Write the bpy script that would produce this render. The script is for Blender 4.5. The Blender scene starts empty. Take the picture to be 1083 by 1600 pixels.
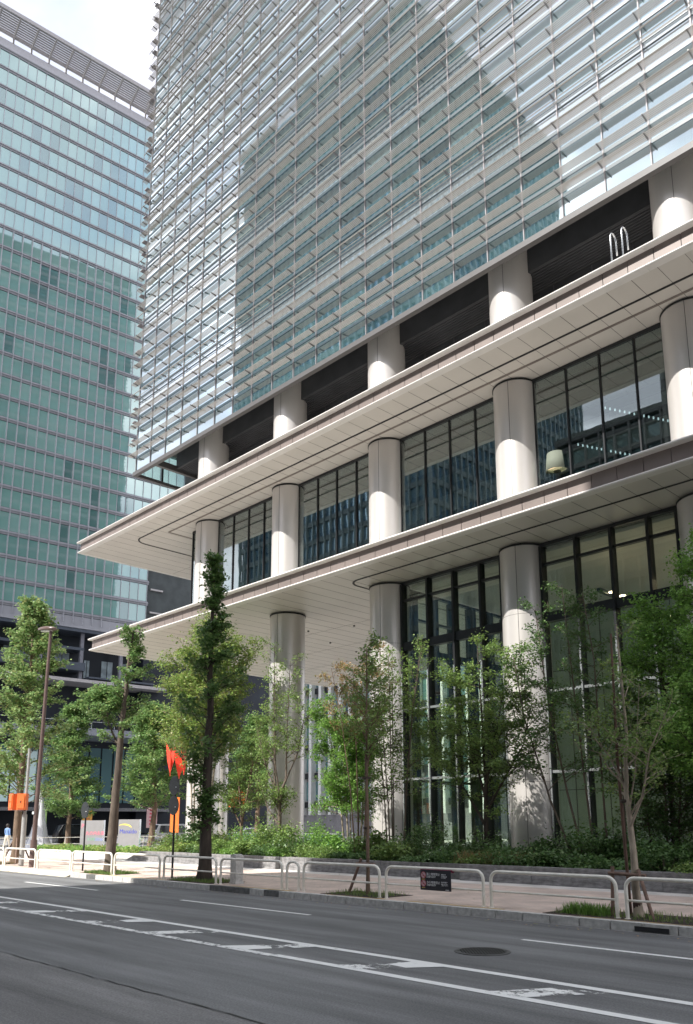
import bpy, math, random
import numpy as np
from mathutils import Vector, Matrix

S = bpy.context.scene
COL = S.collection
R = math.radians

# ------------------------------------------------------------------ camera
cam_d = bpy.data.cameras.new('camera')
cam = bpy.data.objects.new('camera', cam_d)
COL.objects.link(cam)
cam_d.sensor_fit = 'VERTICAL'
cam_d.sensor_height = 36.0
cam_d.lens = 28.855
cam_d.shift_y = 0.1408
cam_d.shift_x = 0.0
cam_d.clip_start = 0.1
cam_d.clip_end = 3000
YAW, PITCH, ROLL = 0.80304, 0.201389, -0.0022
_r = Vector((math.cos(YAW), math.sin(YAW), 0))
_f = Vector((-math.sin(YAW) * math.cos(PITCH), math.cos(YAW) * math.cos(PITCH), math.sin(PITCH)))
_u = _r.cross(_f)
_rr = _r * math.cos(ROLL) + _u * math.sin(ROLL)
_uu = _u * math.cos(ROLL) - _r * math.sin(ROLL)
cam.matrix_world = Matrix(((_rr.x, _uu.x, -_f.x, 0), (_rr.y, _uu.y, -_f.y, 0), (_rr.z, _uu.z, -_f.z, 1.8), (0, 0, 0, 1)))
S.camera = cam

# ------------------------------------------------------------------ light
SUN_EL, SUN_AZ = R(46.3), R(-100.0)          # azimuth from +X, counter-clockwise
sdir = Vector((math.cos(SUN_EL) * math.cos(SUN_AZ), math.cos(SUN_EL) * math.sin(SUN_AZ), math.sin(SUN_EL)))
sun_d = bpy.data.lights.new('sun', 'SUN')
sun_d.energy = 4.2
sun_d.angle = R(0.5)
sun_d.color = (1.0, 0.965, 0.91)
sun = bpy.data.objects.new('sun', sun_d)
sun.rotation_euler = sdir.to_track_quat('Z', 'Y').to_euler()
sun.location = (0, -20, 60)
COL.objects.link(sun)

W = bpy.data.worlds.new('World')
S.world = W
W.use_nodes = True
nt = W.node_tree
nt.nodes.clear()
out = nt.nodes.new('ShaderNodeOutputWorld')
bg = nt.nodes.new('ShaderNodeBackground')
bg.inputs['Strength'].default_value = 0.245
sky = nt.nodes.new('ShaderNodeTexSky')
sky.sky_type = 'NISHITA'
sky.sun_disc = False
sky.sun_elevation = SUN_EL
sky.sun_rotation = math.atan2(sdir.x, sdir.y)
sky.air_density = 1.0
sky.dust_density = 2.0
tc = nt.nodes.new('ShaderNodeTexCoord')
mp = nt.nodes.new('ShaderNodeMapping')
mp.inputs['Scale'].default_value = (1, 1, 2.2)
mp.inputs['Location'].default_value = (3.1, 0.4, 0.0)
nz = nt.nodes.new('ShaderNodeTexNoise')
nz.inputs['Scale'].default_value = 2.1
nz.inputs['Detail'].default_value = 7
nz.inputs['Roughness'].default_value = 0.55
nz.inputs['Distortion'].default_value = 0.3
rmp = nt.nodes.new('ShaderNodeValToRGB')
rmp.color_ramp.elements[0].position = 0.30
rmp.color_ramp.elements[0].color = (0.30, 0.30, 0.30, 1)
rmp.color_ramp.elements[1].position = 0.50
rmp.color_ramp.elements[1].color = (1, 1, 1, 1)
nz2 = nt.nodes.new('ShaderNodeTexNoise')
nz2.inputs['Scale'].default_value = 2.6
nz2.inputs['Detail'].default_value = 5
crm = nt.nodes.new('ShaderNodeValToRGB')
crm.color_ramp.elements[0].position = 0.47
crm.color_ramp.elements[0].color = (2.15, 2.2, 2.5, 1)
crm.color_ramp.elements[1].position = 0.74
crm.color_ramp.elements[1].color = (7.5, 7.5, 7.7, 1)
mx = nt.nodes.new('ShaderNodeMix')
mx.data_type = 'RGBA'
L = nt.links.new
L(tc.outputs['Generated'], mp.inputs['Vector'])
L(mp.outputs['Vector'], nz.inputs['Vector'])
L(mp.outputs['Vector'], nz2.inputs['Vector'])
L(nz.outputs['Fac'], rmp.inputs['Fac'])
L(nz2.outputs['Fac'], crm.inputs['Fac'])
L(rmp.outputs['Color'], mx.inputs['Factor'])
L(sky.outputs['Color'], mx.inputs[6])
L(crm.outputs['Color'], mx.inputs[7])
L(mx.outputs[2], bg.inputs['Color'])
L(bg.outputs['Background'], out.inputs['Surface'])

S.view_settings.view_transform = 'Standard'
S.view_settings.look = 'None'
S.view_settings.exposure = 1.0
S.view_settings.gamma = 1.0
S.cycles.max_bounces = 7
S.cycles.glossy_bounces = 4
S.cycles.transmission_bounces = 5
S.cycles.transparent_max_bounces = 12
S.cycles.sample_clamp_indirect = 6

# ------------------------------------------------------------------ materials
def principled(name, col, rough=0.6, metal=0.0, spec=0.5):
    m = bpy.data.materials.new(name)
    m.use_nodes = True
    b = m.node_tree.nodes['Principled BSDF']
    b.inputs['Base Color'].default_value = (*col, 1)
    b.inputs['Roughness'].default_value = rough
    b.inputs['Metallic'].default_value = metal
    b.inputs['Specular IOR Level'].default_value = spec
    return m, b

def mat(name, col, rough=0.6, metal=0.0, spec=0.5, var=0.12, scale=3.0, bump=0.0, bscale=40.0, stretch=(1, 1, 1), col2=None, lo=0.35, hi=0.65, detail=6):
    """base colour broken up by noise (dirt, wear), optional bump"""
    m, b = principled(name, col, rough, metal, spec)
    n = m.node_tree
    tcn = n.nodes.new('ShaderNodeTexCoord')
    mpn = n.nodes.new('ShaderNodeMapping')
    mpn.inputs['Scale'].default_value = stretch
    no = n.nodes.new('ShaderNodeTexNoise')
    no.inputs['Scale'].default_value = scale
    no.inputs['Detail'].default_value = detail
    cr = n.nodes.new('ShaderNodeValToRGB')
    c2 = col2 or tuple(min(1, c * (1 + var)) for c in col)
    c1 = tuple(c * (1 - var) for c in col) if col2 is None else col
    cr.color_ramp.elements[0].position = lo
    cr.color_ramp.elements[1].position = hi
    cr.color_ramp.elements[0].color = (*c1, 1)
    cr.color_ramp.elements[1].color = (*c2, 1)
    n.links.new(tcn.outputs['Object'], mpn.inputs['Vector'])
    n.links.new(mpn.outputs['Vector'], no.inputs['Vector'])
    n.links.new(no.outputs['Fac'], cr.inputs['Fac'])
    n.links.new(cr.outputs['Color'], b.inputs['Base Color'])
    if bump:
        bn = n.nodes.new('ShaderNodeTexNoise')
        bn.inputs['Scale'].default_value = bscale
        bn.inputs['Detail'].default_value = 4
        bp = n.nodes.new('ShaderNodeBump')
        bp.inputs['Strength'].default_value = bump
        bp.inputs['Distance'].default_value = 0.02
        n.links.new(mpn.outputs['Vector'], bn.inputs['Vector'])
        n.links.new(bn.outputs['Fac'], bp.inputs['Height'])
        n.links.new(bp.outputs['Normal'], b.inputs['Normal'])
    return m

def glass_mirror(name, body, tint, fac, wob=0.05, wscale=0.5, body2=None, rough=0.02):
    """coated curtain-wall glass in front of blinds: dark body plus a strong mirror layer, gently wavy pane by pane"""
    m = bpy.data.materials.new(name)
    m.use_nodes = True
    n = m.node_tree
    n.nodes.clear()
    o = n.nodes.new('ShaderNodeOutputMaterial')
    df = n.nodes.new('ShaderNodeBsdfDiffuse')
    gl = n.nodes.new('ShaderNodeBsdfGlossy')
    gl.inputs['Roughness'].default_value = rough
    gl.inputs['Color'].default_value = (*tint, 1)
    ms = n.nodes.new('ShaderNodeMixShader')
    lw = n.nodes.new('ShaderNodeLayerWeight')
    lw.inputs['Blend'].default_value = 0.35
    ma = n.nodes.new('ShaderNodeMath')
    ma.operation = 'MULTIPLY_ADD'
    ma.inputs[1].default_value = 0.5
    ma.inputs[2].default_value = fac
    ma.use_clamp = True
    tcn = n.nodes.new('ShaderNodeTexCoord')
    no = n.nodes.new('ShaderNodeTexNoise')
    no.inputs['Scale'].default_value = wscale
    no.inputs['Detail'].default_value = 1.5
    bp = n.nodes.new('ShaderNodeBump')
    bp.inputs['Strength'].default_value = wob
    bp.inputs['Distance'].default_value = 0.2
    n.links.new(tcn.outputs['Object'], no.inputs['Vector'])
    n.links.new(no.outputs['Fac'], bp.inputs['Height'])
    n.links.new(bp.outputs['Normal'], gl.inputs['Normal'])
    # panes differ (blinds up, blinds down): colour by mesh island
    gm = n.nodes.new('ShaderNodeNewGeometry')
    cr = n.nodes.new('ShaderNodeValToRGB')
    cr.color_ramp.interpolation = 'CONSTANT'
    b2 = body2 or [body]
    els = cr.color_ramp.elements
    els[0].color = (*body, 1)
    els[0].position = 0
    cols = [body] + list(b2)
    for i, (pos, c) in enumerate(zip([0.55, 0.75, 0.9][:len(b2)], b2)):
        e = els.new(pos)
        e.color = (*c, 1)
    els[-1].color = (*b2[-1], 1)
    oi = n.nodes.new('ShaderNodeObjectInfo')
    ad = n.nodes.new('ShaderNodeMath')
    fr = n.nodes.new('ShaderNodeMath')
    fr.operation = 'FRACT'
    n.links.new(gm.outputs['Random Per Island'], ad.inputs[0])
    n.links.new(oi.outputs['Random'], ad.inputs[1])
    n.links.new(ad.outputs[0], fr.inputs[0])
    n.links.new(fr.outputs[0], cr.inputs['Fac'])
    n.links.new(cr.outputs['Color'], df.inputs['Color'])
    n.links.new(lw.outputs['Facing'], ma.inputs[0])
    n.links.new(ma.outputs['Value'], ms.inputs['Fac'])
    n.links.new(df.outputs['BSDF'], ms.inputs[1])
    n.links.new(gl.outputs['BSDF'], ms.inputs[2])
    n.links.new(ms.outputs['Shader'], o.inputs['Surface'])
    return m

def glass_clear(name, tint, fac, wob=0.03, wscale=0.6):
    m = bpy.data.materials.new(name)
    m.use_nodes = True
    n = m.node_tree
    n.nodes.clear()
    o = n.nodes.new('ShaderNodeOutputMaterial')
    tr = n.nodes.new('ShaderNodeBsdfTransparent')
    tr.inputs['Color'].default_value = (*tint, 1)
    gl = n.nodes.new('ShaderNodeBsdfGlossy')
    gl.inputs['Roughness'].default_value = 0.01
    gl.inputs['Color'].default_value = (0.9, 0.97, 0.97, 1)
    ms = n.nodes.new('ShaderNodeMixShader')
    lw = n.nodes.new('ShaderNodeLayerWeight')
    lw.inputs['Blend'].default_value = 0.3
    ma = n.nodes.new('ShaderNodeMath')
    ma.operation = 'MULTIPLY_ADD'
    ma.inputs[1].default_value = 0.5
    ma.inputs[2].default_value = fac
    ma.use_clamp = True
    tcn = n.nodes.new('ShaderNodeTexCoord')
    no = n.nodes.new('ShaderNodeTexNoise')
    no.inputs['Scale'].default_value = wscale
    bp = n.nodes.new('ShaderNodeBump')
    bp.inputs['Strength'].default_value = wob
    bp.inputs['Distance'].default_value = 0.2
    n.links.new(tcn.outputs['Object'], no.inputs['Vector'])
    n.links.new(no.outputs['Fac'], bp.inputs['Height'])
    n.links.new(bp.outputs['Normal'], gl.inputs['Normal'])
    n.links.new(lw.outputs['Facing'], ma.inputs[0])
    n.links.new(ma.outputs['Value'], ms.inputs['Fac'])
    n.links.new(tr.outputs['BSDF'], ms.inputs[1])
    n.links.new(gl.outputs['BSDF'], ms.inputs[2])
    n.links.new(ms.outputs['Shader'], o.inputs['Surface'])
    return m

def leafmat(name, cols, trans=0.35):
    """cols: list of leaf colours, one picked per leaf"""
    m = bpy.data.materials.new(name)
    m.use_nodes = True
    n = m.node_tree
    n.nodes.clear()
    o = n.nodes.new('ShaderNodeOutputMaterial')
    gm = n.nodes.new('ShaderNodeNewGeometry')
    cr = n.nodes.new('ShaderNodeValToRGB')
    els = cr.color_ramp.elements
    els[0].position = 0
    els[0].color = (*cols[0], 1)
    els[1].position = 1
    els[1].color = (*cols[-1], 1)
    for i, c in enumerate(cols[1:-1]):
        e = els.new((i + 1) / (len(cols) - 1))
        e.color = (*c, 1)
    pb = n.nodes.new('ShaderNodeBsdfPrincipled')
    pb.inputs['Roughness'].default_value = 0.45
    pb.inputs['Specular IOR Level'].default_value = 0.4
    tl = n.nodes.new('ShaderNodeBsdfTranslucent')
    gmul = n.nodes.new('ShaderNodeGamma')
    gmul.inputs['Gamma'].default_value = 0.85
    ms = n.nodes.new('ShaderNodeMixShader')
    ms.inputs['Fac'].default_value = trans
    n.links.new(gm.outputs['Random Per Island'], cr.inputs['Fac'])
    n.links.new(cr.outputs['Color'], pb.inputs['Base Color'])
    n.links.new(cr.outputs['Color'], gmul.inputs['Color'])
    n.links.new(gmul.outputs['Color'], tl.inputs['Color'])
    n.links.new(pb.outputs['BSDF'], ms.inputs[1])
    n.links.new(tl.outputs['BSDF'], ms.inputs[2])
    n.links.new(ms.outputs['Shader'], o.inputs['Surface'])
    return m

def emit(name, col, s):
    m = bpy.data.materials.new(name)
    m.use_nodes = True
    b = m.node_tree.nodes['Principled BSDF']
    b.inputs['Base Color'].default_value = (*col, 1)
    b.inputs['Emission Color'].default_value = (*col, 1)
    b.inputs['Emission Strength'].default_value = s
    return m

# ------------------------------------------------------------------ mesh helpers
def worldloc(o):
    v = Vector((0, 0, 0))
    while o is not None:
        v += o.location
        o = o.parent
    return v

def tag(o, label=None, cat=None, group=None, kind=None):
    if label: o['label'] = label
    if cat: o['category'] = cat
    if group: o['group'] = group
    if kind: o['kind'] = kind
    return o

def thing(name, label, cat, loc, group=None):
    o = bpy.data.objects.new(name, None)
    o.location = loc
    o.empty_display_size = 0.3
    COL.objects.link(o)
    return tag(o, label, cat, group)

class MB:
    def __init__(s):
        s.v = []
        s.f = []
    def add(s, vs, fs):
        o = len(s.v)
        s.v.extend([tuple(p) for p in vs])
        s.f.extend([tuple(i + o for i in f) for f in fs])
        return s
    def box(s, x0, x1, y0, y1, z0, z1):
        if x0 > x1: x0, x1 = x1, x0
        if y0 > y1: y0, y1 = y1, y0
        if z0 > z1: z0, z1 = z1, z0
        return s.add([(x0, y0, z0), (x1, y0, z0), (x1, y1, z0), (x0, y1, z0), (x0, y0, z1), (x1, y0, z1), (x1, y1, z1), (x0, y1, z1)],
                     [(0, 3, 2, 1), (4, 5, 6, 7), (0, 1, 5, 4), (1, 2, 6, 5), (2, 3, 7, 6), (3, 0, 4, 7)])
    def obox(s, c, ax, ay, az):
        """box by centre and three half-axis vectors"""
        c, ax, ay, az = Vector(c), Vector(ax), Vector(ay), Vector(az)
        P = [c + i * ax + j * ay + k * az for k in (-1, 1) for (i, j) in ((-1, -1), (1, -1), (1, 1), (-1, 1))]
        return s.add(P, [(0, 3, 2, 1), (4, 5, 6, 7), (0, 1, 5, 4), (1, 2, 6, 5), (2, 3, 7, 6), (3, 0, 4, 7)])
    def quad(s, a, b, c, d):
        return s.add([a, b, c, d], [(0, 1, 2, 3)])
    def tube(s, pts, rad, n=8, cap=True):
        pts = [Vector(p) for p in pts]
        if not hasattr(rad, '__len__'): rad = [rad] * len(pts)
        vs, fs = [], []
        prev = None
        for i, p in enumerate(pts):
            if i == 0: t = pts[1] - p
            elif i == len(pts) - 1: t = p - pts[i - 1]
            else: t = (pts[i + 1] - p).normalized() + (p - pts[i - 1]).normalized()
            t.normalize()
            if prev is None:
                a = Vector((0, 0, 1)) if abs(t.z) < 0.9 else Vector((1, 0, 0))
                u = t.cross(a).normalized()
            else:
                u = (prev - t * prev.dot(t)).normalized()
            prev = u
            w = t.cross(u)
            for k in range(n):
                a = 2 * math.pi * k / n
                vs.append(p + (u * math.cos(a) + w * math.sin(a)) * rad[i])
        for i in range(len(pts) - 1):
            for k in range(n):
                k2 = (k + 1) % n
                fs.append((i * n + k, i * n + k2, (i + 1) * n + k2, (i + 1) * n + k))
        if cap:
            fs.append(tuple(reversed(range(n))))
            fs.append(tuple(range((len(pts) - 1) * n, len(pts) * n)))
        return s.add(vs, fs)
    def lathe(s, c, prof, n=24, cap=True):
        """prof: list of (radius, z) from bottom to top, absolute z"""
        vs, fs = [], []
        for (r, z) in prof:
            for k in range(n):
                a = 2 * math.pi * k / n
                vs.append((c[0] + r * math.cos(a), c[1] + r * math.sin(a), z))
        for i in range(len(prof) - 1):
            for k in range(n):
                k2 = (k + 1) % n
                fs.append((i * n + k, i * n + k2, (i + 1) * n + k2, (i + 1) * n + k))
        if cap:
            fs.append(tuple(reversed(range(n))))
            fs.append(tuple(range((len(prof) - 1) * n, len(prof) * n)))
        return s.add(vs, fs)
    def prism(s, poly, dvec, o=(0, 0, 0)):
        """extrude 3-D polygon by dvec"""
        d = Vector(dvec)
        a = [Vector(p) + Vector(o) for p in poly]
        n = len(a)
        b = [p + d for p in a]
        return s.add(a + b, [tuple(reversed(range(n))), tuple(range(n, 2 * n))] + [(i, (i + 1) % n, n + (i + 1) % n, n + i) for i in range(n)])
    def build(s, name, m, parent=None, origin=None, smooth=False, auto=None):
        me = bpy.data.meshes.new(name)
        o = bpy.data.objects.new(name, me)
        org = worldloc(parent) if parent is not None else Vector((0, 0, 0))
        loc = Vector(origin) - org if origin is not None else Vector((0, 0, 0))
        off = org + loc
        vs = np.array([(p[0] - off.x, p[1] - off.y, p[2] - off.z) for p in s.v], dtype=np.float64)
        me.from_pydata(vs.tolist(), [], s.f)
        me.update()
        if smooth:
            me.polygons.foreach_set('use_smooth', [True] * len(me.polygons))
            if auto is not None:
                try:
                    me.set_sharp_from_angle(angle=R(auto))
                except Exception:
                    pass
        if m is not None: me.materials.append(m)
        o.location = loc
        COL.objects.link(o)
        if parent is not None: o.parent = parent
        return o

def quads_object(name, V, m, parent, off=(0, 0, 0)):
    """fast mesh of separate quads from an (N,4,3) array"""
    n = V.shape[0]
    me = bpy.data.meshes.new(name)
    me.vertices.add(n * 4)
    me.vertices.foreach_set('co', (V.reshape(-1, 3) - np.array(off)).astype(np.float32).ravel())
    me.loops.add(n * 4)
    me.loops.foreach_set('vertex_index', np.arange(n * 4, dtype=np.int32))
    me.polygons.add(n)
    me.polygons.foreach_set('loop_start', np.arange(0, n * 4, 4, dtype=np.int32))
    me.polygons.foreach_set('loop_total', np.full(n, 4, dtype=np.int32))
    me.update()
    me.validate()
    me.materials.append(m)
    o = bpy.data.objects.new(name, me)
    COL.objects.link(o)
    if parent is not None: o.parent = parent
    return o

def copyobj(o, loc=None, parent=None):
    c = o.copy()
    COL.objects.link(c)
    if parent is not None: c.parent = parent
    if loc is not None: c.location = loc
    return c

def text(name, s, size, m, parent, loc, xdir, updir, extrude=0.002, align='LEFT'):
    """lettering turned into a mesh lying in the plane (xdir, updir)"""
    cu = bpy.data.curves.new(name, 'FONT')
    cu.body = s
    cu.size = size
    cu.extrude = extrude
    cu.align_x = align
    cu.resolution_u = 3
    t = bpy.data.objects.new(name + '_curve', cu)
    COL.objects.link(t)
    dg = bpy.context.evaluated_depsgraph_get()
    me = bpy.data.meshes.new_from_object(t.evaluated_get(dg))
    bpy.data.objects.remove(t)
    bpy.data.curves.remove(cu)
    me.name = name
    x, u = Vector(xdir).normalized(), Vector(updir).normalized()
    z = x.cross(u)
    M = Matrix(((x.x, u.x, z.x, 0), (x.y, u.y, z.y, 0), (x.z, u.z, z.z, 0), (0, 0, 0, 1)))
    me.transform(M)
    me.materials.clear()
    me.materials.append(m)
    o = bpy.data.objects.new(name, me)
    COL.objects.link(o)
    o.parent = parent
    o.location = Vector(loc) - worldloc(parent)
    return o

M = {}
M['asphalt'] = mat('asphalt', (0.062, 0.063, 0.066), 0.85, scale=0.7, col2=(0.085, 0.086, 0.09), bump=0.5, bscale=90, detail=10)
M['granite_kerb'] = mat('kerb stone', (0.50, 0.49, 0.465), 0.8, var=0.2, scale=9, bump=0.2)
M['kerb_dark'] = mat('dark kerb stone', (0.13, 0.13, 0.125), 0.8, var=0.25, scale=9, bump=0.2)
M['yellow_edge'] = mat('yellow edge', (0.55, 0.36, 0.13), 0.7, col2=(0.42, 0.33, 0.22), scale=4)
M['steel_w'] = mat('cream painted steel pipe', (0.74, 0.70, 0.60), 0.4, scale=5, col2=(0.86, 0.83, 0.75))
M['fascia_lip'] = mat('pale metal lip', (0.70, 0.675, 0.645), 0.35, metal=0.0, var=0.04, scale=1.5)
M['fascia_panel'] = mat('brown grey metal panel', (0.20, 0.165, 0.15), 0.5, metal=0.15, var=0.08, scale=0.8)
M['soffit'] = mat('pale grey soffit panel', (0.60, 0.565, 0.52), 0.38, var=0.03, scale=0.6, spec=0.5)
M['joint'] = mat('dark joint', (0.10, 0.09, 0.085), 0.7)
M['groove'] = mat('black groove', (0.015, 0.015, 0.015), 0.6)
M['brown_groove'] = mat('brown groove', (0.20, 0.17, 0.15), 0.6)
M['column'] = mat('satin champagne metal cladding', (0.63, 0.60, 0.57), 0.36, metal=0.4, var=0.03, scale=2, stretch=(1, 1, 0.1))
M['dark_metal'] = mat('dark metal', (0.035, 0.037, 0.04), 0.35, metal=0.5, var=0.15, scale=2)
M['black'] = mat('black paint', (0.02, 0.02, 0.022), 0.4)
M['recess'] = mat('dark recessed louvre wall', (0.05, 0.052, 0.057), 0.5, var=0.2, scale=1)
M['beam'] = mat('grey aluminium beam', (0.085, 0.082, 0.082), 0.5, metal=0.0, var=0.05)
M['mullion'] = mat('grey aluminium mullion', (0.26, 0.24, 0.25), 0.5, metal=0.1, var=0.05)
M['slat'] = mat('cream aluminium slat', (0.37, 0.34, 0.31), 0.42, metal=0.1, var=0.04)
M['bracket'] = mat('louvre bracket', (0.16, 0.15, 0.15), 0.4, metal=0.4)
M['silver'] = mat('silver trim', (0.6, 0.62, 0.64), 0.25, metal=0.8)
M['tower_glass'] = glass_mirror('tower glass', (0.07, 0.15, 0.155), (0.86, 0.94, 0.97), 0.50, 0.015, 0.5, [(0.10, 0.20, 0.20), (0.04, 0.09, 0.10), (0.20, 0.30, 0.30)])
M['spandrel'] = glass_mirror('tower spandrel glass', (0.33, 0.39, 0.40), (0.90, 0.94, 0.97), 0.45, 0.01, 0.5, [(0.36, 0.41, 0.42)])
M['cyan_glass'] = glass_mirror('cyan glass', (0.22, 0.41, 0.37), (0.86, 0.96, 0.94), 0.26, 0.01, 0.25, [(0.26, 0.45, 0.41), (0.18, 0.35, 0.32), (0.10, 0.21, 0.20)])
M['glass2f'] = glass_clear('clear dark glass', (0.50, 0.58, 0.56), 0.15, 0.008, 0.5)
M['glass1f'] = glass_clear('clear lobby glass', (0.88, 0.93, 0.88), 0.035, 0.01, 0.5)
M['glass_skin'] = glass_clear('clear skin glass', (0.86, 0.93, 0.92), 0.05)
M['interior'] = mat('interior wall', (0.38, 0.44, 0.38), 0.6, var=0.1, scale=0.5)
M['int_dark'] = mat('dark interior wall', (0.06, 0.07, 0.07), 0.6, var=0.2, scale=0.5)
M['int_floor'] = mat('interior floor', (0.5, 0.48, 0.45), 0.3)
M['transom_dark'] = mat('dark blue grey transom', (0.035, 0.06, 0.075), 0.4, var=0.1)  # dark tone stands in for louvre shade and reflection on the glass
M['white'] = mat('white paint', (0.78, 0.78, 0.76), 0.5, var=0.04)
M['lightspot'] = emit('warm downlight', (1.0, 0.78, 0.52), 9.0)
# ================================================================== OFFICE TOWER
COLX = [-39.65 + 7.32 * i for i in range(8)]      # -39.65 ... 11.59
CY, CR = 26.92, 0.92
XR = 15.0
tower = thing('office_tower', 'tall glass office tower with rows of slatted sunshades over two pale canopies and round columns', 'office tower', (-16, 40, 0.15))

def column(x, z0, z1, seam=True, lab=None):
    b = MB().lathe((x, CY), [(CR, z0), (CR, z1)], 64)
    o = b.build('column', M['column'], tower, origin=(x, CY, z0), smooth=True, auto=40)
    if seam:
        a = R(-75)
        sx, sy = x + (CR + 0.001) * math.cos(a), CY + (CR + 0.001) * math.sin(a)
        MB().obox((sx, sy, (z0 + z1) / 2), (0.009 * -math.sin(a), 0.009 * math.cos(a), 0), (0.004 * math.cos(a), 0.004 * math.sin(a), 0), (0, 0, (z1 - z0) / 2 - 0.01)).build('panel_seam', M['joint'], o)
    for zz in ([3.3, 6.5, 9.7] if z1 - z0 > 10 else []):
        MB().lathe((x, CY), [(CR + 0.0015, zz), (CR + 0.0015, zz + 0.012)], 64, cap=False).build('ring_seam', M['joint'], o, smooth=True)
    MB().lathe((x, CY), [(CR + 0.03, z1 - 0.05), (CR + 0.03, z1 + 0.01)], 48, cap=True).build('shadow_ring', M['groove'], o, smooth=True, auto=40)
    return o

for x in COLX:
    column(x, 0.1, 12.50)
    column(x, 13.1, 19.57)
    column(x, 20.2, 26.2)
MB().lathe((-43.2, 30.6), [(0.5, 0.1), (0.5, 12.55)], 40).build('rear_pillar', M['column'], tower, origin=(-43.2, 30.6, 0.1), smooth=True, auto=40)

def canopy(zs, x0, x1, yb, name, jx0, lab):
    """zs = soffit height; fascia 0.75 high at y=23.5; soffit panels with joints"""
    Y0 = 23.5
    root = MB().box(x0 + 0.12, x1, Y0 + 0.27, yb, zs + 0.02, zs + 0.7).build(name, M['soffit'], tower, origin=(x0, Y0, zs))
    root['label'] = lab
    # upper and lower rounded lips in 7.28 m lengths with tiny gaps
    for nm, za, zb, yy in (('top_lip', zs + 0.655, zs + 0.765, Y0 - 0.10), ('bottom_lip', zs - 0.004, zs + 0.105, Y0)):
        b = MB()
        x = x0
        k = 0
        while x < x1:
            xe = min(x1, x + 3.64)
            xx0 = x0 if k == 0 else x
            zc, hh = (za + zb) / 2, (zb - za) / 2
            prof = []
            for j in range(7):
                a = math.pi / 2 + math.pi * j / 6
                prof.append((0, yy + 0.07 + 0.07 * math.cos(a), zc + hh * math.sin(a)))
            prof += [(0, Y0 + 0.32, za), (0, Y0 + 0.32, zb)]
            b.prism([(xx0, p[1], p[2]) for p in prof], (xe - xx0 - 0.012, 0, 0))
            x = xe
            k += 1
        # return along the left end
        b.box(x0 - 0.02, x0 + 0.22, Y0 + 0.321, yb, za, zb)
        b.build(nm, M['fascia_lip'], root, smooth=True, auto=35)
    b = MB()
    x = jx0
    while x > x0: x -= 0.91
    while x < x1:
        xa, xb = max(x + 0.012, x0 + 0.15), min(x + 0.91 - 0.012, x1)
        if xb > xa: b.box(xa, xb, Y0 + 0.15, Y0 + 0.183, zs + 0.107, zs + 0.653)
        x += 0.91
    y = Y0 + 0.16
    while y < yb:
        b.box(x0 + 0.09, x0 + 0.118, y + 0.012, min(y + 0.9, yb), zs + 0.107, zs + 0.653)
        y += 0.91
    b.build('fascia_panels', M['fascia_panel'], root)
    MB().box(x0 + 0.13, x1, Y0 + 0.1835, Y0 + 0.2695, zs + 0.106, zs + 0.654).build('fascia_gap', M['groove'], root)
    # joints of the soffit panels
    b = MB()
    x = jx0
    while x > x0: x -= 0.91
    while x < x1:
        if x > x0 + 0.3: b.box(x - 0.006, x + 0.006, Y0 + 0.33, min(yb, 60) - 0.2, zs + 0.014, zs + 0.021)
        x += 0.91
    for y in [Y0 + 3.6 * k for k in range(2, 10)]:
        if y < yb: b.box(x0 + 0.3, x1, y - 0.006, y + 0.006, zs + 0.0135, zs + 0.0195)
    b.build('soffit_joints', M['joint'], root)
    return root

JX = -9.11 - 0.91 * 1
canA = canopy(19.6, -50.3, XR, 60, 'canopy', JX, 'upper canopy')
canB = canopy(12.54, -47.8, XR, 44.2, 'canopy', JX, 'lower canopy')

def groove(z, xl, y0, yend, r, w, m, name, parent, xr=XR):
    """flat dark slot under a soffit: runs in from the right, turns a rounded corner at xl and goes back"""
    pts = [(xr, y0)]
    for k in range(0, 11):
        a = math.pi / 2 * k / 10
        pts.append((xl + r - r * math.sin(a), y0 + r - r * math.cos(a)))
    pts.append((xl, yend))
    b = MB()
    P = [Vector((p[0], p[1])) for p in pts]
    Lf, Rt = [], []
    for i, p in enumerate(P):
        if i == 0: t = P[1] - p
        elif i == len(P) - 1: t = p - P[i - 1]
        else: t = (P[i + 1] - p).normalized() + (p - P[i - 1]).normalized()
        t.normalize()
        nrm = Vector((-t.y, t.x))
        Lf.append(p + nrm * w / 2)
        Rt.append(p - nrm * w / 2)
    for i in range(len(P) - 1):
        q = [Lf[i], Rt[i], Rt[i + 1], Lf[i + 1]]
        b.prism([(v.x, v.y, z - 0.004) for v in q], (0, 0, 0.012))
    return b.build(name, m, parent)

groove(19.605, -45.6, 25.02, 40, 0.9, 0.10, M['groove'], 'ceiling_slot', canA)
groove(12.545, -25.9, 25.02, 43, 0.75, 0.10, M['groove'], 'ceiling_slot', canB)
groove(19.605, -42.6, 25.75, 40, 0.05, 0.12, M['brown_groove'], 'ceiling_slot', canA)
b = MB()
for (x, y) in ((-34.2, 30), (-35.6, 33), (-36.4, 36), (-31.5, 31), (-28.6, 29.4), (-29.5, 35)):
    b.lathe((x, y), [(0.06, 12.50), (0.06, 12.556)], 12)
b.build('soffit_fitting', M['groove'], canB)

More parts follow.
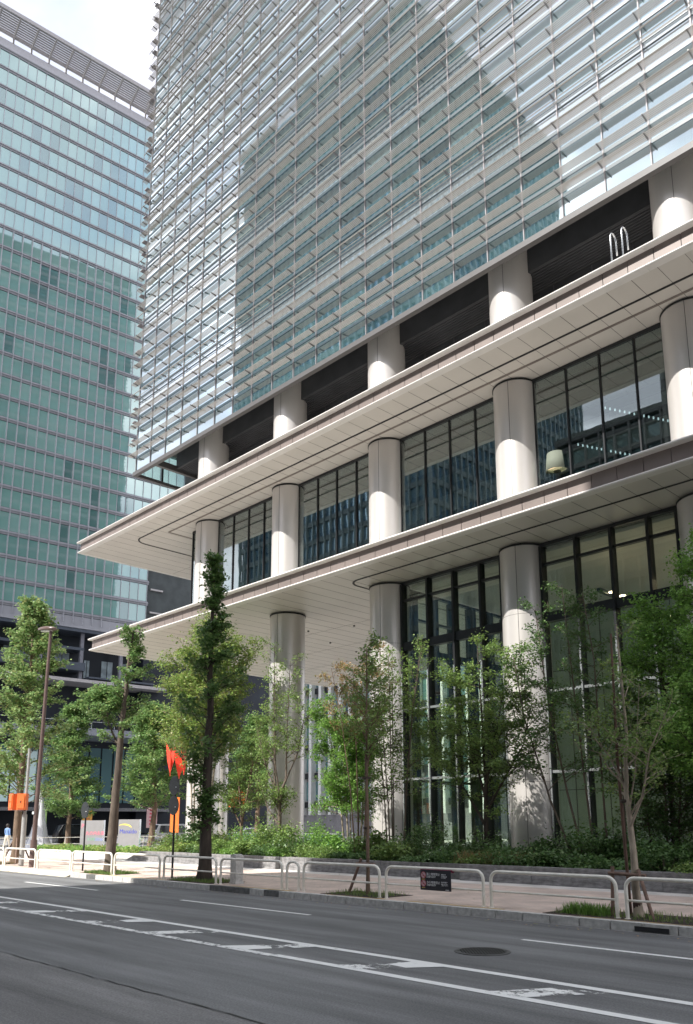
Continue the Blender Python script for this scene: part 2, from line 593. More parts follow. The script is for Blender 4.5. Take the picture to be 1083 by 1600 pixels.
# ---------------- second floor glass box
GY = 26.84
b = MB().box(-41.5, XR, GY - 0.06, GY + 0.06, 19.46, 19.6)
b.box(-41.5, XR, GY - 0.08, GY + 0.08, 13.0, 13.32)
b.box(-41.5, XR, GY + 0.02, GY + 0.07, 18.62, 18.68)
b.box(-41.58, -41.42, GY + 0.061, 58, 19.46, 19.6)
b.box(-41.58, -41.42, GY + 0.061, 58, 13.0, 13.32)
b.build('glazing_frame', M['dark_metal'], tower)
MX = []
for x in COLX:
    MX += [x + dx for dx in (0.93, 2.43, 3.87, 5.29, 6.39)]
MX = [-41.44, -40.98, -40.58] + MX
for x in MX:
    w_ = 0.020 if any(abs(abs(x - c) - 0.93) < 0.02 for c in COLX) else 0.030
    MB().box(x - w_, x + w_, GY - (0.07 if w_ > 0.025 else 0.04), GY + 0.12, 13.33, 19.455).build('mullion', M['dark_metal'], tower, origin=(x, GY, 13.3))
for y in [GY + 1.5 * k for k in range(1, 20)]:
    MB().box(-41.62, -41.40, y - 0.035, y + 0.035, 13.33, 19.455).build('mullion', M['dark_metal'], tower, origin=(-41.5, y, 13.3))
for i in range(len(MX)):
    x0 = MX[i] + 0.036
    x1 = (MX[i + 1] if i + 1 < len(MX) else XR) - 0.036
    if any(abs((x0 + x1) / 2 - c) < 0.3 for c in COLX): continue
    MB().box(x0, x1, GY - 0.012, GY + 0.012, 13.33, 19.455).build('window', M['glass2f'], tower, origin=(x0, GY, 13.3))
MB().box(-41.512, -41.488, GY + 0.04, 55.5, 13.33, 19.455).build('side_glazing', M['glass2f'], tower)
# second floor interior: bulkheads, ceiling strips, back wall, slab
b = MB()
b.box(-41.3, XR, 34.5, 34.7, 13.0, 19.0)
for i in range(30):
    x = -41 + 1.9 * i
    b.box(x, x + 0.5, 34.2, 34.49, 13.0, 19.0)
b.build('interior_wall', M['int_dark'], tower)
b = MB()
for y in (27.6, 28.9, 30.6, 32.6):
    b.box(-41.3, XR, y, y + 0.18, 19.15, 19.56)
b.build('ceiling_beams', M['int_dark'], tower)
MB().box(-41.3, XR, 26.6, 34.4, 13.0, 13.2).build('interior_floor', M['int_floor'], tower)
b = MB()
rr = random.Random(4)
for k in range(26):
    x, y = -15.9 + 0.13 * k, 28.6 + 0.14 * k
    b.lathe((x, y), [(0.03, 17.0 - 0.04 * k), (0.03, 17.09 - 0.04 * k)], 8)
for k in range(14):
    x, y = -14.4 + 0.12 * k, 28.2 + 0.16 * k
    b.lathe((x, y), [(0.03, 17.9 - 0.03 * k), (0.03, 17.99 - 0.03 * k)], 8)
b.build('pendant_lights', emit('crystal lights', (0.85, 0.92, 1.0), 1.2), tower)

# lamp in the window
lamp = thing('floor_lamp', 'grey green drum lamp shade standing in the second floor window by a column', 'lamp', (-15.97, 26.98, 13.2))
MB().lathe((-15.97, 26.98), [(0.43, 15.38), (0.45, 15.39), (0.37, 16.12), (0.35, 16.12), (0.43, 15.40)], 32, cap=False).build('lamp_shade', mat('lamp shade cloth', (0.15, 0.17, 0.135), 0.8, var=0.05), lamp, smooth=True)
MB().lathe((-15.97, 26.98), [(0.02, 13.25), (0.02, 15.3), (0.14, 15.34), (0.14, 15.4), (0.02, 15.42)], 16).build('stand', M['dark_metal'], lamp)
MB().lathe((-15.97, 26.98), [(0.39, 15.5), (0.39, 15.51)], 24).build('diffuser', emit('lamp diffuser', (1.0, 0.75, 0.45), 0.4), lamp)
MB().lathe((-15.97, 26.98), [(0.22, 13.2), (0.20, 13.24)], 24).build('foot', M['dark_metal'], lamp)

# ---------------- first floor lobby
LX = -24.35
b = MB()
b.box(LX, XR, GY - 0.10, GY + 0.10, 12.40, 12.54)
b.box(LX, XR, GY - 0.09, GY + 0.09, 11.62, 11.72)
b.box(LX, XR, GY - 0.14, GY + 0.14, 9.35, 9.72)
b.box(LX, XR, GY - 0.14, GY + 0.14, 0.3, 0.5)
b.build('glazing_frame', M['dark_metal'], tower)
b = MB()
b.box(LX, XR, GY - 0.17, GY + 0.05, 6.62, 6.72)
b.box(LX, XR, GY - 0.17, GY + 0.05, 3.62, 3.72)
b.build('silver_transom', M['silver'], tower)
MX1 = []
for x in COLX:
    if x > LX - 1: MX1 += [x + dx for dx in (0.95, 2.45, 3.89, 5.31, 6.37)]
for x in MX1:
    o = MB().box(x - 0.05, x + 0.05, GY - 0.20, GY + 0.16, 0.45, 12.41).build('mullion', M['dark_metal'], tower, origin=(x, GY, 0.45))
    MB().box(x - 0.035, x + 0.035, GY - 0.235, GY - 0.202, 0.45, 8.3).build('silver_cap', M['silver'], o)
for i in range(len(MX1)):
    x0 = MX1[i] + 0.05
    x1 = (MX1[i + 1] if i + 1 < len(MX1) else XR) - 0.05
    if any(abs((x0 + x1) / 2 - c) < 0.3 for c in COLX): continue
    for za, zb in ((0.5, 3.62), (3.72, 6.62), (6.72, 9.35), (9.72, 11.62), (11.72, 12.4)):
        if x0 < 2: MB().box(x0, x1, GY - 0.012, GY + 0.012, za, zb).build('window', M['glass1f'], tower, origin=(x0, GY, za))
MB().box(2.1, XR, GY - 0.012, GY + 0.012, 0.5, 12.4).build('side_glazing', M['glass1f'], tower)
# west lobby wall: deep dark fins with glass between
b = MB()
k = 0
y = GY + 0.9
while y < 43:
    MB().box(LX - 0.22, LX + 0.22, y - 0.16, y + 0.16, 0.45, 12.3).build('fin', M['dark_metal'], tower, origin=(LX, y, 0.45))
    y += 1.46
b = MB()
for za, zb in ((11.0, 11.1), (12.3, 12.4), (9.35, 9.72), (6.6, 6.7), (3.6, 3.7), (0.3, 0.5)):
    b.box(LX - 0.1, LX + 0.1, GY + 0.21, 44, za, zb)
b.build('side_transom', M['dark_metal'], tower)
MB().box(LX - 0.012, LX + 0.012, GY + 0.21, 44, 0.5, 12.3).build('side_glazing', M['glass1f'], tower)
# lobby interior
b = MB().box(LX + 0.3, XR, 43.6, 43.9, 0.3, 12.5)
b.build('interior_wall', M['interior'], tower)
MB().box(-23.6, XR, 36.4, 36.7, 0.3, 12.45).build('interior_wall', M['interior'], tower)
b = MB()
for i in range(20):
    x = -23.3 + 1.8 * i
    b.box(x, x + 0.03, 36.37, 36.399, 0.3, 12.4)
for z in (3.4, 6.4, 9.4):
    b.box(-23.6, XR, 36.365, 36.395, z, z + 0.03)
b.build('wall_joints', M['joint'], tower)
MB().box(LX, XR, GY + 0.15, 43.6, 0.2, 0.32).build('lobby_floor', M['int_floor'], tower)
b = MB()
bl = MB()
for x in (-15.2, -11.6, -8.0, -4.4, -0.8):
    b.box(x - 0.08, x + 0.08, 28.2, 43, 10.55, 10.7)
    for y in (28.8, 29.6, 31.2, 34.0, 37.0):
        bl.lathe((x + 0.25, y), [(0.13, 10.58), (0.13, 10.61)], 12)
b.build('light_track', M['dark_metal'], tower)
bl.build('downlight', M['lightspot'], tower)
b = MB()
for x, y in ((-4.0, 31.0),):
    b.box(x - 0.5, x + 0.5, y - 0.5, y + 0.5, 0.32, 12.5)
b.build('interior_pillar', M['interior'], tower)
MB().box(-23.9, XR, 27.2, 43.4, 12.3, 12.42).build('lobby_ceiling', M['soffit'], tower)

# ---------------- recessed level behind the upper terrace
TZ = 24.45        # bottom of the hanging glass skin
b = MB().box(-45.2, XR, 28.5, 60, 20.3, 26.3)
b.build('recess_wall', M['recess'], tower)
b = MB()
x = -44
while x < XR:
    b.box(x, x + 0.04, 28.47, 28.499, 20.3, 25)
    x += 1.83
for z in (21.4, 22.6, 23.8):
    b.box(-45.2, XR, 28.465, 28.495, z, z + 0.04)
b.build('recess_joints', mat('recess joint', (0.09, 0.09, 0.10), 0.5), tower)
b = MB()
for x0, x1, z0, z1 in ((-14.4, -12.8, 21.8, 22.9), (-11.6, -8.8, 22.3, 23.6), (-7.0, -3.0, 21.8, 23.2)):
    b.box(x0, x1, 28.40, 28.46, z0, z1)
b.build('recess_vent', M['black'], tower)
b = MB()
y = 27.0
while y < 28.4:
    b.box(-43.9, XR, y, y + 0.07, 24.62, 24.68)
    y += 0.16
b.build('soffit_louvre', M['recess'], tower)
MB().box(-43.9, XR, 26.95, 28.49, 24.67, 24.9).build('soffit_backing', M['black'], tower)
MB().box(-43.9, XR, 26.90, 26.949, 24.60, 26.6).build('soffit_upstand', M['recess'], tower)
b = MB()
b.box(-46.6, XR, 25.24, 25.50, TZ, TZ + 0.26)           # front bottom beam
b.box(-46.6, -46.36, 25.501, 60, TZ, TZ + 0.20)         # side bottom beam
b.box(-44.15, -43.905, 25.501, 28.6, TZ, TZ + 0.40)     # inner beam
b.build('skin_bottom_beam', M['beam'], tower)
for y in (27.4, 29.3, 31.2, 33.1, 35.0):
    MB().box(-46.52, -46.40, y - 0.06, y + 0.06, TZ + 0.21, 27).build('skin_post', M['dark_metal'], tower, origin=(-46.5, y, TZ))
MB().box(-46.48, -46.46, 25.51, 60, TZ + 0.21, 26.6).build('skin_glass', M['glass_skin'], tower)

# ---------------- tower skin
TY = 25.46          # glass plane
MODS = [-46.55 + 1.8 * i for i in range(35)]      # mullion positions up to ~ +14.6
rows = [(25.44, 'L'), (26.21, 'L'), (27.49, 'L'), (28.38, 'L'), (29.71, 'S'), (30.56, 'L'), (31.89, 'L'), (32.78, 'L'), (34.09, 'L'), (35.42, 'S')]
z = 35.42
while z < 84:
    for dz, t in ((0.90, 'L'), (1.30, 'L'), (0.88, 'L'), (1.26, 'S')):
        z += dz
        rows.append((z, t))
rows = [((zz - 1.8) * 1.0184 + 1.8, t) for zz, t in rows]
ZT = rows[-1][0]
TOPZ = 172.0

def px(x, y, zz):
    p = Vector((x, y, zz - 1.8))
    w = p.dot(_f)
    if w < 0.5: return None
    return 540.7 + 1282.43 * p.dot(_rr) / w, 1025.24 - 1282.43 * p.dot(_uu) / w

def vis(x, y, zz, mrg=30):
    q = px(x, y, zz)
    return q is not None and -mrg < q[0] < 1083 + mrg and -mrg < q[1] < 1600 + mrg

# slatted sunshade panel: built once, copied for the hundred that show largest
def shade_mesh(b, x0, x1, z):
    for k in range(5):
        yy = 24.955 + 0.074 * k
        zz = z - 0.006 * k
        b.add([(x0, yy, zz), (x1, yy, zz), (x1, yy + 0.044, zz - 0.004), (x0, yy + 0.044, zz - 0.004), (x0, yy + 0.006, zz + 0.018), (x1, yy + 0.006, zz + 0.018), (x1, yy + 0.042, zz + 0.014), (x0, yy + 0.042, zz + 0.014)],
              [(0, 3, 2, 1), (4, 5, 6, 7), (0, 1, 5, 4), (1, 2, 6, 5), (2, 3, 7, 6), (3, 0, 4, 7)])
def shelf_mesh(b, x0, x1, z):
    b.tube([(x0, 24.95, z), (x1, 24.95, z)], 0.028, 6)
    b.tube([(x0, 25.28, z - 0.02), (x1, 25.28, z - 0.02)], 0.02, 6)
    b.box(x0, x1, 25.20, 25.225, z - 0.30, z - 0.27)
def brk_mesh(b, x, z, t):
    b.add([(x - 0.013, 24.90, z - 0.025), (x - 0.013, 25.30, z - 0.10), (x - 0.013, 25.30, z + 0.04), (x - 0.013, 24.90, z + 0.03),
           (x + 0.013, 24.90, z - 0.025), (x + 0.013, 25.30, z - 0.10), (x + 0.013, 25.30, z + 0.04), (x + 0.013, 24.90, z + 0.03)],
          [(0, 1, 2, 3), (7, 6, 5, 4), (0, 4, 5, 1), (1, 5, 6, 2), (2, 6, 7, 3), (3, 7, 4, 0)])
    if t == 'S': b.tube([(x, 24.95, z), (x, 25.30, z - 0.32)], 0.014, 5)

cells = []
for (z, t) in rows:
    for i in range(len(MODS) - 1):
        x0, x1 = MODS[i], MODS[i + 1]
        q = px((x0 + x1) / 2, 25, z)
        d = (Vector(((x0 + x1) / 2, 25, z - 1.8))).length
        cells.append((0 if vis((x0 + x1) / 2, 25, z, 0) else 1, d, x0, x1, z, t))
cells.sort()
pm = None
rest = MB()
for n, (v, d, x0, x1, z, t) in enumerate(cells):
    xa = x0 + 0.015 if x0 > MODS[0] + 0.1 else x0 - 0.34
    if n < 100 and x0 > MODS[0] + 0.1:
        b = MB()
        (shade_mesh if t == 'L' else shelf_mesh)(b, 0.015, 1.785, 0)
        if pm is None: pm = {}
        if t not in pm:
            bb = MB()
            (shade_mesh if t == 'L' else shelf_mesh)(bb, x0 + 0.015, x0 + 1.785, z)
            pm[t] = bb.build('sunshade', M['slat'], tower, origin=(x0, 25.0, z))
        else:
            copyobj(pm[t], Vector((x0, 25.0, z)) - worldloc(tower), tower)
    else:
        (shade_mesh if t == 'L' else shelf_mesh)(rest, xa, x1 - 0.015, z)
tag(rest.build('sunshade', M['slat'], tower), kind='stuff')
b = MB()
for (z, t) in rows:
    for x in MODS:
        brk_mesh(b, x, z, t)
tag(b.build('bracket', M['bracket'], tower), kind='stuff')

# mullions
for x in MODS:
    MB().box(x - 0.022, x + 0.022, 25.405, 25.457, TZ + 0.262, ZT + 1.2).build('mullion', M['mullion'], tower, origin=(x, 25.3, TZ))

# glass panes between the sunshade rows; the pane under an 'S' row hides the slab
edges = [TZ + 0.262] + [r[0] - 0.02 for r in rows]
kinds = ['G'] + [r[1] for r in rows[:-1]]
panes = []
for k in range(len(edges) - 1):
    za, zb = edges[k], edges[k + 1]
    below_S = rows[k][1] == 'S'     # pane whose top is an S row
    above_S = kinds[k] == 'S'
    for i in range(len(MODS) - 1):
        xm = (MODS[i] + MODS[i + 1]) / 2
        d = Vector((xm, 25.4, (za + zb) / 2 - 1.8)).length
        panes.append((0 if vis(xm, 25.4, (za + zb) / 2, 0) else 1, d, i, za, zb, below_S))
panes.sort()
rg = random.Random(7)
stuff = {'g': MB(), 's': MB()}
for n, (v, d, i, za, zb, sp) in enumerate(panes):
    x0, x1 = MODS[i] + 0.006, MODS[i + 1] - 0.006
    # each pane sits a hair out of true, as real panes do
    e = [rg.uniform(-0.0045, 0.0045) for _ in range(3)]
    fr = [(x0, TY + e[0], za), (x1, TY + e[1], za), (x1, TY + e[1] + e[2], zb), (x0, TY + e[0] + e[2], zb)]
    bb = MB() if n < 100 else stuff['s' if sp else 'g']
    bb.prism(fr, (0, 0.03, 0))
    if n < 100: bb.build('window', M['spandrel' if sp else 'tower_glass'], tower, origin=(x0, TY, za))
tag(stuff['g'].build('window', M['tower_glass'], tower), kind='stuff')
tag(stuff['s'].build('spandrel', M['spandrel'], tower), kind='stuff')
# louvre shade and reflection painted as dark strips, plus thin bars under S rows
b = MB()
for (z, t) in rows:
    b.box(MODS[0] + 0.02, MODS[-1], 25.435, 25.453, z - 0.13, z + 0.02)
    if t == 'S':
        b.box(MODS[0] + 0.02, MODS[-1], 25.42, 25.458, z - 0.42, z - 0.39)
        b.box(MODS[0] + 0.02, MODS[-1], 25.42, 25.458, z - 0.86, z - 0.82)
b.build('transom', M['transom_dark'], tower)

# body of the tower: opaque core behind the skin, the floors above the frame and the side walls
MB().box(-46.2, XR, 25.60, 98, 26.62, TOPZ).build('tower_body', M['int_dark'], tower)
wb = MB()
wg = MB()
z = 26.6
k = 0
while z < TOPZ - 4:
    wg.box(-46.50, -46.22, 25.51, 98.0, z, z + 3.2)
    wb.box(-46.60, -46.22, 25.51, 98.2, z + 3.21, z + 4.29)
    for dz in (0.5, 1.8, 2.8):
        wb.box(-47.0, -46.62, 25.2, 98.4, z + dz, z + dz + 0.05)
    z += 4.3
wg.build('west_glazing', glass_mirror('west glass', (0.09, 0.17, 0.16), (0.7, 0.88, 0.86), 0.14, 0.03, 0.3), tower)
wb.build('west_spandrels', M['mullion'], tower)
ug = MB()
ub = MB()
z = ZT + 0.02
while z < TOPZ - 3:
    ug.box(MODS[0], MODS[-1], 25.47, 25.58, z, z + 3.2)
    ub.box(MODS[0], MODS[-1], 25.40, 25.58, z + 3.21, z + 4.29)
    for dz in (0.0, 1.2, 2.2, 3.4):
        ub.box(MODS[0] - 0.3, MODS[-1], 24.95, 25.35, z + dz, z + dz + 0.04)
    z += 4.3
ug.build('upper_glazing', M['tower_glass'], tower)
ub.build('upper_sunshades', M['slat'], tower)

# stainless handrail hoops on the upper terrace (top of a ladder)
hp = thing('ladder_handrail', 'pair of bright steel handrail hoops rising above the upper canopy edge', 'handrail', (-11.6, 24.4, 20.36))
for dx, dy in ((0.0, 0.0), (0.42, 0.0)):
    P = [(-11.72 + dx, 24.2, 20.35), (-11.72 + dx, 24.2, 21.9)]
    for k in range(1, 9):
        a = math.pi * k / 8
        P.append((-11.72 + dx, 24.2 + 0.2 - 0.2 * math.cos(a), 21.9 + 0.25 * math.sin(a)))
    P.append((-11.72 + dx, 24.62, 21.4))
    MB().tube(P, 0.03, 8).build('hoop', M['silver'], hp, smooth=True)
MB().tube([(-11.72, 24.2, 20.75), (-11.3, 24.2, 20.75)], 0.018, 8).build('rung', M['silver'], hp)
# ================================================================== GROUND
def sheet(name, x0, x1, y0, y1, z, m, kind='structure', label=None):
    o = MB().quad((x0, y0, z), (x1, y0, z), (x1, y1, z), (x0, y1, z)).build(name, m)
    return tag(o, kind=kind, label=label)

def brickmat(name, c1, c2, mort, sc, bw=0.5, rh=0.25, ms=0.012, rough=0.75):
    m = mat(name, c1, rough, scale=1.3, var=0.1)
    n = m.node_tree
    b = n.nodes['Principled BSDF']
    br = n.nodes.new('ShaderNodeTexBrick')
    br.inputs['Color1'].default_value = (*c1, 1)
    br.inputs['Color2'].default_value = (*c2, 1)
    br.inputs['Mortar'].default_value = (*mort, 1)
    br.inputs['Scale'].default_value = sc
    br.inputs['Mortar Size'].default_value = ms
    br.inputs['Brick Width'].default_value = bw
    br.inputs['Row Height'].default_value = rh
    tcn = n.nodes.new('ShaderNodeTexCoord')
    n.links.new(tcn.outputs['Object'], br.inputs['Vector'])
    cr = [x for x in n.nodes if x.type == 'VALTORGB'][0]
    cr.color_ramp.elements[0].color = (0.78, 0.77, 0.76, 1)
    cr.color_ramp.elements[1].color = (1.08, 1.06, 1.05, 1)
    mxn = n.nodes.new('ShaderNodeMix')
    mxn.data_type = 'RGBA'
    mxn.blend_type = 'MULTIPLY'
    mxn.inputs['Factor'].default_value = 1
    n.links.new(br.outputs['Color'], mxn.inputs[6])
    n.links.new(cr.outputs['Color'], mxn.inputs[7])
    n.links.new(mxn.outputs[2], b.inputs['Base Color'])
    return m

# asphalt: two noises, fine aggregate, dark cracks and worn streaks along the lanes
def asphalt(name, c, c2):
    m = mat(name, c, 0.82, scale=0.5, col2=c2, bump=0.6, bscale=130, detail=8, stretch=(0.35, 1, 1))
    n = m.node_tree
    b = n.nodes['Principled BSDF']
    cr = [x for x in n.nodes if x.type == 'VALTORGB'][0]
    tcn = n.nodes.new('ShaderNodeTexCoord')
    f = n.nodes.new('ShaderNodeTexNoise')
    f.inputs['Scale'].default_value = 45
    f.inputs['Detail'].default_value = 6
    n.links.new(tcn.outputs['Object'], f.inputs['Vector'])
    mr = n.nodes.new('ShaderNodeMapRange')
    mr.inputs[1].default_value = 0.25
    mr.inputs[2].default_value = 0.75
    mr.inputs[3].default_value = 0.62
    mr.inputs[4].default_value = 1.38
    n.links.new(f.outputs['Fac'], mr.inputs[0])
    mxn = n.nodes.new('ShaderNodeMix')
    mxn.data_type = 'RGBA'
    mxn.blend_type = 'MULTIPLY'
    mxn.inputs['Factor'].default_value = 1
    n.links.new(cr.outputs['Color'], mxn.inputs[6])
    n.links.new(mr.outputs[0], mxn.inputs[7])
    # tyre polished bands, stains and patch repairs, long in the driving direction
    mp2 = n.nodes.new('ShaderNodeMapping')
    mp2.inputs['Scale'].default_value = (0.10, 1.1, 1)
    f2 = n.nodes.new('ShaderNodeTexNoise')
    f2.inputs['Scale'].default_value = 1.6
    f2.inputs['Detail'].default_value = 9
    f2.inputs['Roughness'].default_value = 0.62
    n.links.new(tcn.outputs['Object'], mp2.inputs['Vector'])
    n.links.new(mp2.outputs['Vector'], f2.inputs['Vector'])
    m2 = n.nodes.new('ShaderNodeMapRange')
    m2.inputs[1].default_value = 0.3
    m2.inputs[2].default_value = 0.7
    m2.inputs[3].default_value = 0.62
    m2.inputs[4].default_value = 1.40
    n.links.new(f2.outputs['Fac'], m2.inputs[0])
    mx2 = n.nodes.new('ShaderNodeMix')
    mx2.data_type = 'RGBA'
    mx2.blend_type = 'MULTIPLY'
    mx2.inputs['Factor'].default_value = 1
    n.links.new(mxn.outputs[2], mx2.inputs[6])
    n.links.new(m2.outputs[0], mx2.inputs[7])
    n.links.new(mx2.outputs[2], b.inputs['Base Color'])
    m3 = n.nodes.new('ShaderNodeMapRange')
    m3.inputs[3].default_value = 0.92
    m3.inputs[4].default_value = 0.6
    n.links.new(f2.outputs['Fac'], m3.inputs[0])
    n.links.new(m3.outputs[0], b.inputs['Roughness'])
    return m

M['road'] = asphalt('road asphalt', (0.125, 0.127, 0.128), (0.165, 0.167, 0.168))
M['road2'] = asphalt('older road asphalt', (0.135, 0.133, 0.131), (0.175, 0.172, 0.170))
M['paver_pink'] = brickmat('pink beige pavers', (0.66, 0.53, 0.455), (0.60, 0.49, 0.43), (0.46, 0.40, 0.36), 2.5)
M['paver_pale'] = brickmat('pale granite pavers', (0.72, 0.69, 0.65), (0.66, 0.64, 0.61), (0.52, 0.50, 0.48), 1.6)
M['ground'] = mat('far ground', (0.26, 0.26, 0.25), 0.9, scale=0.05)
sheet('ground', -1500, 1500, -1500, 1500, -0.06, M['ground'])
sheet('road', -400, 300, 1.2, 13.45, 0.0, M['road'])
sheet('road_patch', -400, 300, 1.21, 5.03, 0.004, M['road2'])
tag(MB().box(-400, 300, -10, 1.2, -0.05, 0.15).build('opposite_pavement', M['paver_pale']), kind='structure')
tag(MB().box(-54, 60, 13.73, 19.05, -0.05, 0.15).build('pavement', M['paver_pink']), kind='structure')
tag(MB().box(-54, 60, 19.05, 75, -0.05, 0.148).build('plaza_paving', M['paver_pale']), kind='structure')
tag(MB().box(-90, -70, 13.73, 220, -0.05, 0.148).build('far_pavement', M['paver_pale']), kind='structure')
sheet('side_road', -70, -54, 13.46, 220, 0.002, M['road2'])

# kerb stones
b, bd = MB(), MB()
rk = random.Random(3)
x = -27.9
while x < 40:
    (bd if (-19.9 < x < -16.6 and rk.random() < 0.8) or rk.random() < 0.06 else b).box(x + 0.011, x + 0.60 - 0.011, 13.55 + rk.uniform(-0.004, 0.004), 13.726, -0.04, 0.152 + rk.uniform(-0.003, 0.003))
    x += 0.6
tag(b.build('kerb', M['granite_kerb']), kind='structure')
tag(bd.build('kerb_dark_stones', M['kerb_dark']), kind='structure')
tag(MB().prism([(-54, 13.42, 0.004), (-54, 13.726, 0.004), (-54, 13.726, 0.149), (-54, 13.66, 0.10)], (26.0, 0, 0)).build('dropped_kerb', mat('pale kerb ramp', (0.5, 0.46, 0.36), 0.8)), kind='structure')
tag(MB().box(-400, 60, 13.452, 13.545, -0.04, 0.006).build('gutter', mat('gutter concrete', (0.20, 0.195, 0.19), 0.85, scale=2)), kind='structure')
b = MB()
for xa, xb in ((-26.9, -22.0), (-18.8, -16.2), (-15.0, -13.1), (-12.4, -9.9), (-8.2, -5.0)):
    b.box(xa, xb, 13.732, 13.86, 0.1, 0.156)
tag(b.build('yellow_edge_line', M['yellow_edge']), kind='structure')

tag(MB().box(-7.05, -6.45, 13.535, 13.549, 0.02, 0.10).build('kerb_drain', M['black']), kind='structure')
# painted road markings with worn edges
def paintmat(name, thr):
    m, bs = principled(name, (0.74, 0.74, 0.72), 0.7)
    n = m.node_tree
    tcn = n.nodes.new('ShaderNodeTexCoord')
    no = n.nodes.new('ShaderNodeTexNoise')
    no.inputs['Scale'].default_value = 5
    no.inputs['Detail'].default_value = 12
    no.inputs['Roughness'].default_value = 0.75
    cr = n.nodes.new('ShaderNodeValToRGB')
    cr.color_ramp.elements[0].position = thr
    cr.color_ramp.elements[1].position = thr + 0.06
    tr = n.nodes.new('ShaderNodeBsdfTransparent')
    ms = n.nodes.new('ShaderNodeMixShader')
    o = [q for q in n.nodes if q.type == 'OUTPUT_MATERIAL'][0]
    n.links.new(tcn.outputs['Object'], no.inputs['Vector'])
    n.links.new(no.outputs['Fac'], cr.inputs['Fac'])
    n.links.new(cr.outputs['Color'], ms.inputs['Fac'])
    n.links.new(tr.outputs['BSDF'], ms.inputs[1])
    n.links.new(bs.outputs['BSDF'], ms.inputs[2])
    n.links.new(ms.outputs['Shader'], o.inputs['Surface'])
    return m
M['paint'] = paintmat('road paint', 0.33)
M['paint_worn'] = paintmat('worn road paint', 0.43)
M['paint_faint'] = paintmat('mostly worn road paint', 0.52)
def poly(name, pts, m, z=0.006):
    b = MB()
    b.add([(p[0], p[1], z) for p in pts], [tuple(range(len(pts)))])
    return tag(b.build(name, m), kind='structure')
def line(name, x0, x1, y, w, m, z=0.006):
    return poly(name, [(x0, y - w / 2), (x1, y - w / 2), (x1, y + w / 2), (x0, y + w / 2)], m, z)
line('road_marking_line', -120, 30, 8.66, 0.15, M['paint'])
line('road_marking_line', -120, -9.4, 7.625, 0.145, M['paint_worn'])
line('road_marking_line', -9.4, 30, 7.66, 0.15, M['paint'])
for xa, xb in ((-49, -44), (-39, -34.5), (-26.6, -21.8), (-17.6, -12.9), (-7.85, -3.1), (2, 7)):
    line('road_lane_dash', xa, xb, 11.42, 0.11, M['paint'])
# hatching between the two centre lines: slanted bars, half worn away
for k, xh in enumerate([-46.5, -43, -39.5, -36, -32.5, -29, -25.6, -22.6, -19.9, -17.2, -14.6, -12.35, -10.0, -7.6, -5.2, -2.8]):
    yb = 7.68
    full = [(xh - 0.60, yb), (xh - 0.12, yb), (xh + 0.44, 8.59), (xh - 0.04, 8.59)]
    poly('road_hatching', full, M['paint_faint'], 0.0065)
    if k % 3 == 0:
        poly('road_hatching', [(xh - 0.66, yb - 0.04), (xh - 0.08, yb - 0.02), (xh + 0.10, 8.02), (xh - 0.05, 8.12), (xh - 0.36, 8.02)], M['paint'], 0.007)
        poly('road_hatching', [(xh - 0.02, 8.33), (xh + 0.30, 8.28), (xh + 0.44, 8.59), (xh - 0.02, 8.6)], M['paint_worn'], 0.007)
    elif k % 3 == 1:
        poly('road_hatching', [(xh - 0.5, yb), (xh - 0.14, yb), (xh - 0.02, 7.88), (xh - 0.42, 7.90)], M['paint_worn'], 0.007)
        poly('road_hatching', [(xh - 0.16, 8.22), (xh + 0.2, 8.18), (xh + 0.50, 8.60), (xh - 0.06, 8.62)], M['paint'], 0.007)
    else:
        poly('road_hatching', [(xh - 0.58, yb), (xh - 0.14, yb), (xh + 0.26, 8.32), (xh - 0.2, 8.35)], M['paint_worn'], 0.007)
# tarred joint between the asphalt layers
b = MB()
rk = random.Random(5)
x = -60
yj = 5.04
while x < 20:
    y2 = 5.04 + rk.uniform(-0.02, 0.02)
    w1 = rk.uniform(0.006, 0.016)
    b.add([(x, yj - w1, 0.009), (x + 0.3, y2 - w1, 0.009), (x + 0.3, y2 + w1, 0.009), (x, yj + w1, 0.009)], [(0, 1, 2, 3)])
    yj = y2
    x += 0.3
tag(b.build('road_joint', M['groove']), kind='structure')

mh = thing('manhole_cover', 'round dark cast iron manhole cover in the near traffic lane', 'manhole cover', (-7.55, 9.98, 0.0))
MB().lathe((-7.55, 9.98), [(0.40, 0.0), (0.40, 0.010)], 40).build('frame', mat('manhole frame', (0.09, 0.09, 0.09), 0.6, metal=0.3), mh)
b = MB()
for i in range(-11, 12):
    for j in range(-11, 12):
        xx, yy = 0.03 * i, 0.03 * j
        if xx * xx + yy * yy < 0.34 ** 2 and (i + j) % 2 == 0:
            b.box(-7.55 + xx - 0.011, -7.55 + xx + 0.011, 9.98 + yy - 0.011, 9.98 + yy + 0.011, 0.010, 0.016)
b.build('tread', mat('manhole iron', (0.06, 0.06, 0.06), 0.45, metal=0.6), mh)

# ================================================================== PLANTER
M['stone'] = mat('split grey granite', (0.21, 0.205, 0.205), 0.85, var=0.35, scale=4, bump=0.8, bscale=14, stretch=(1, 1, 3))
pl = thing('planter', 'long raised planting bed with a rough grey stone kerb wall', 'planter', (-10, 20, 0.15))
def slabwall(x0, x1, y, z1):
    x = x0
    while x < x1 - 0.01:
        xe = min(x1, x + 1.25)
        MB().box(x + 0.005, xe - 0.005, y + rk.uniform(-0.01, 0.01), y + 0.3, 0.15, z1 + rk.uniform(-0.008, 0.008)).build('stone_slab', M['stone'], pl, origin=(x, y, 0.15))
        x = xe
slabwall(-34.2, -24.45, 19.9, 0.60)
slabwall(-24.05, -17.55, 19.9, 0.61)
slabwall(-15.8, 15, 19.9, 0.62)
MB().box(-24.44, -24.06, 20.12, 20.4, 0.15, 0.585).build('recessed_wall', M['kerb_dark'], pl)
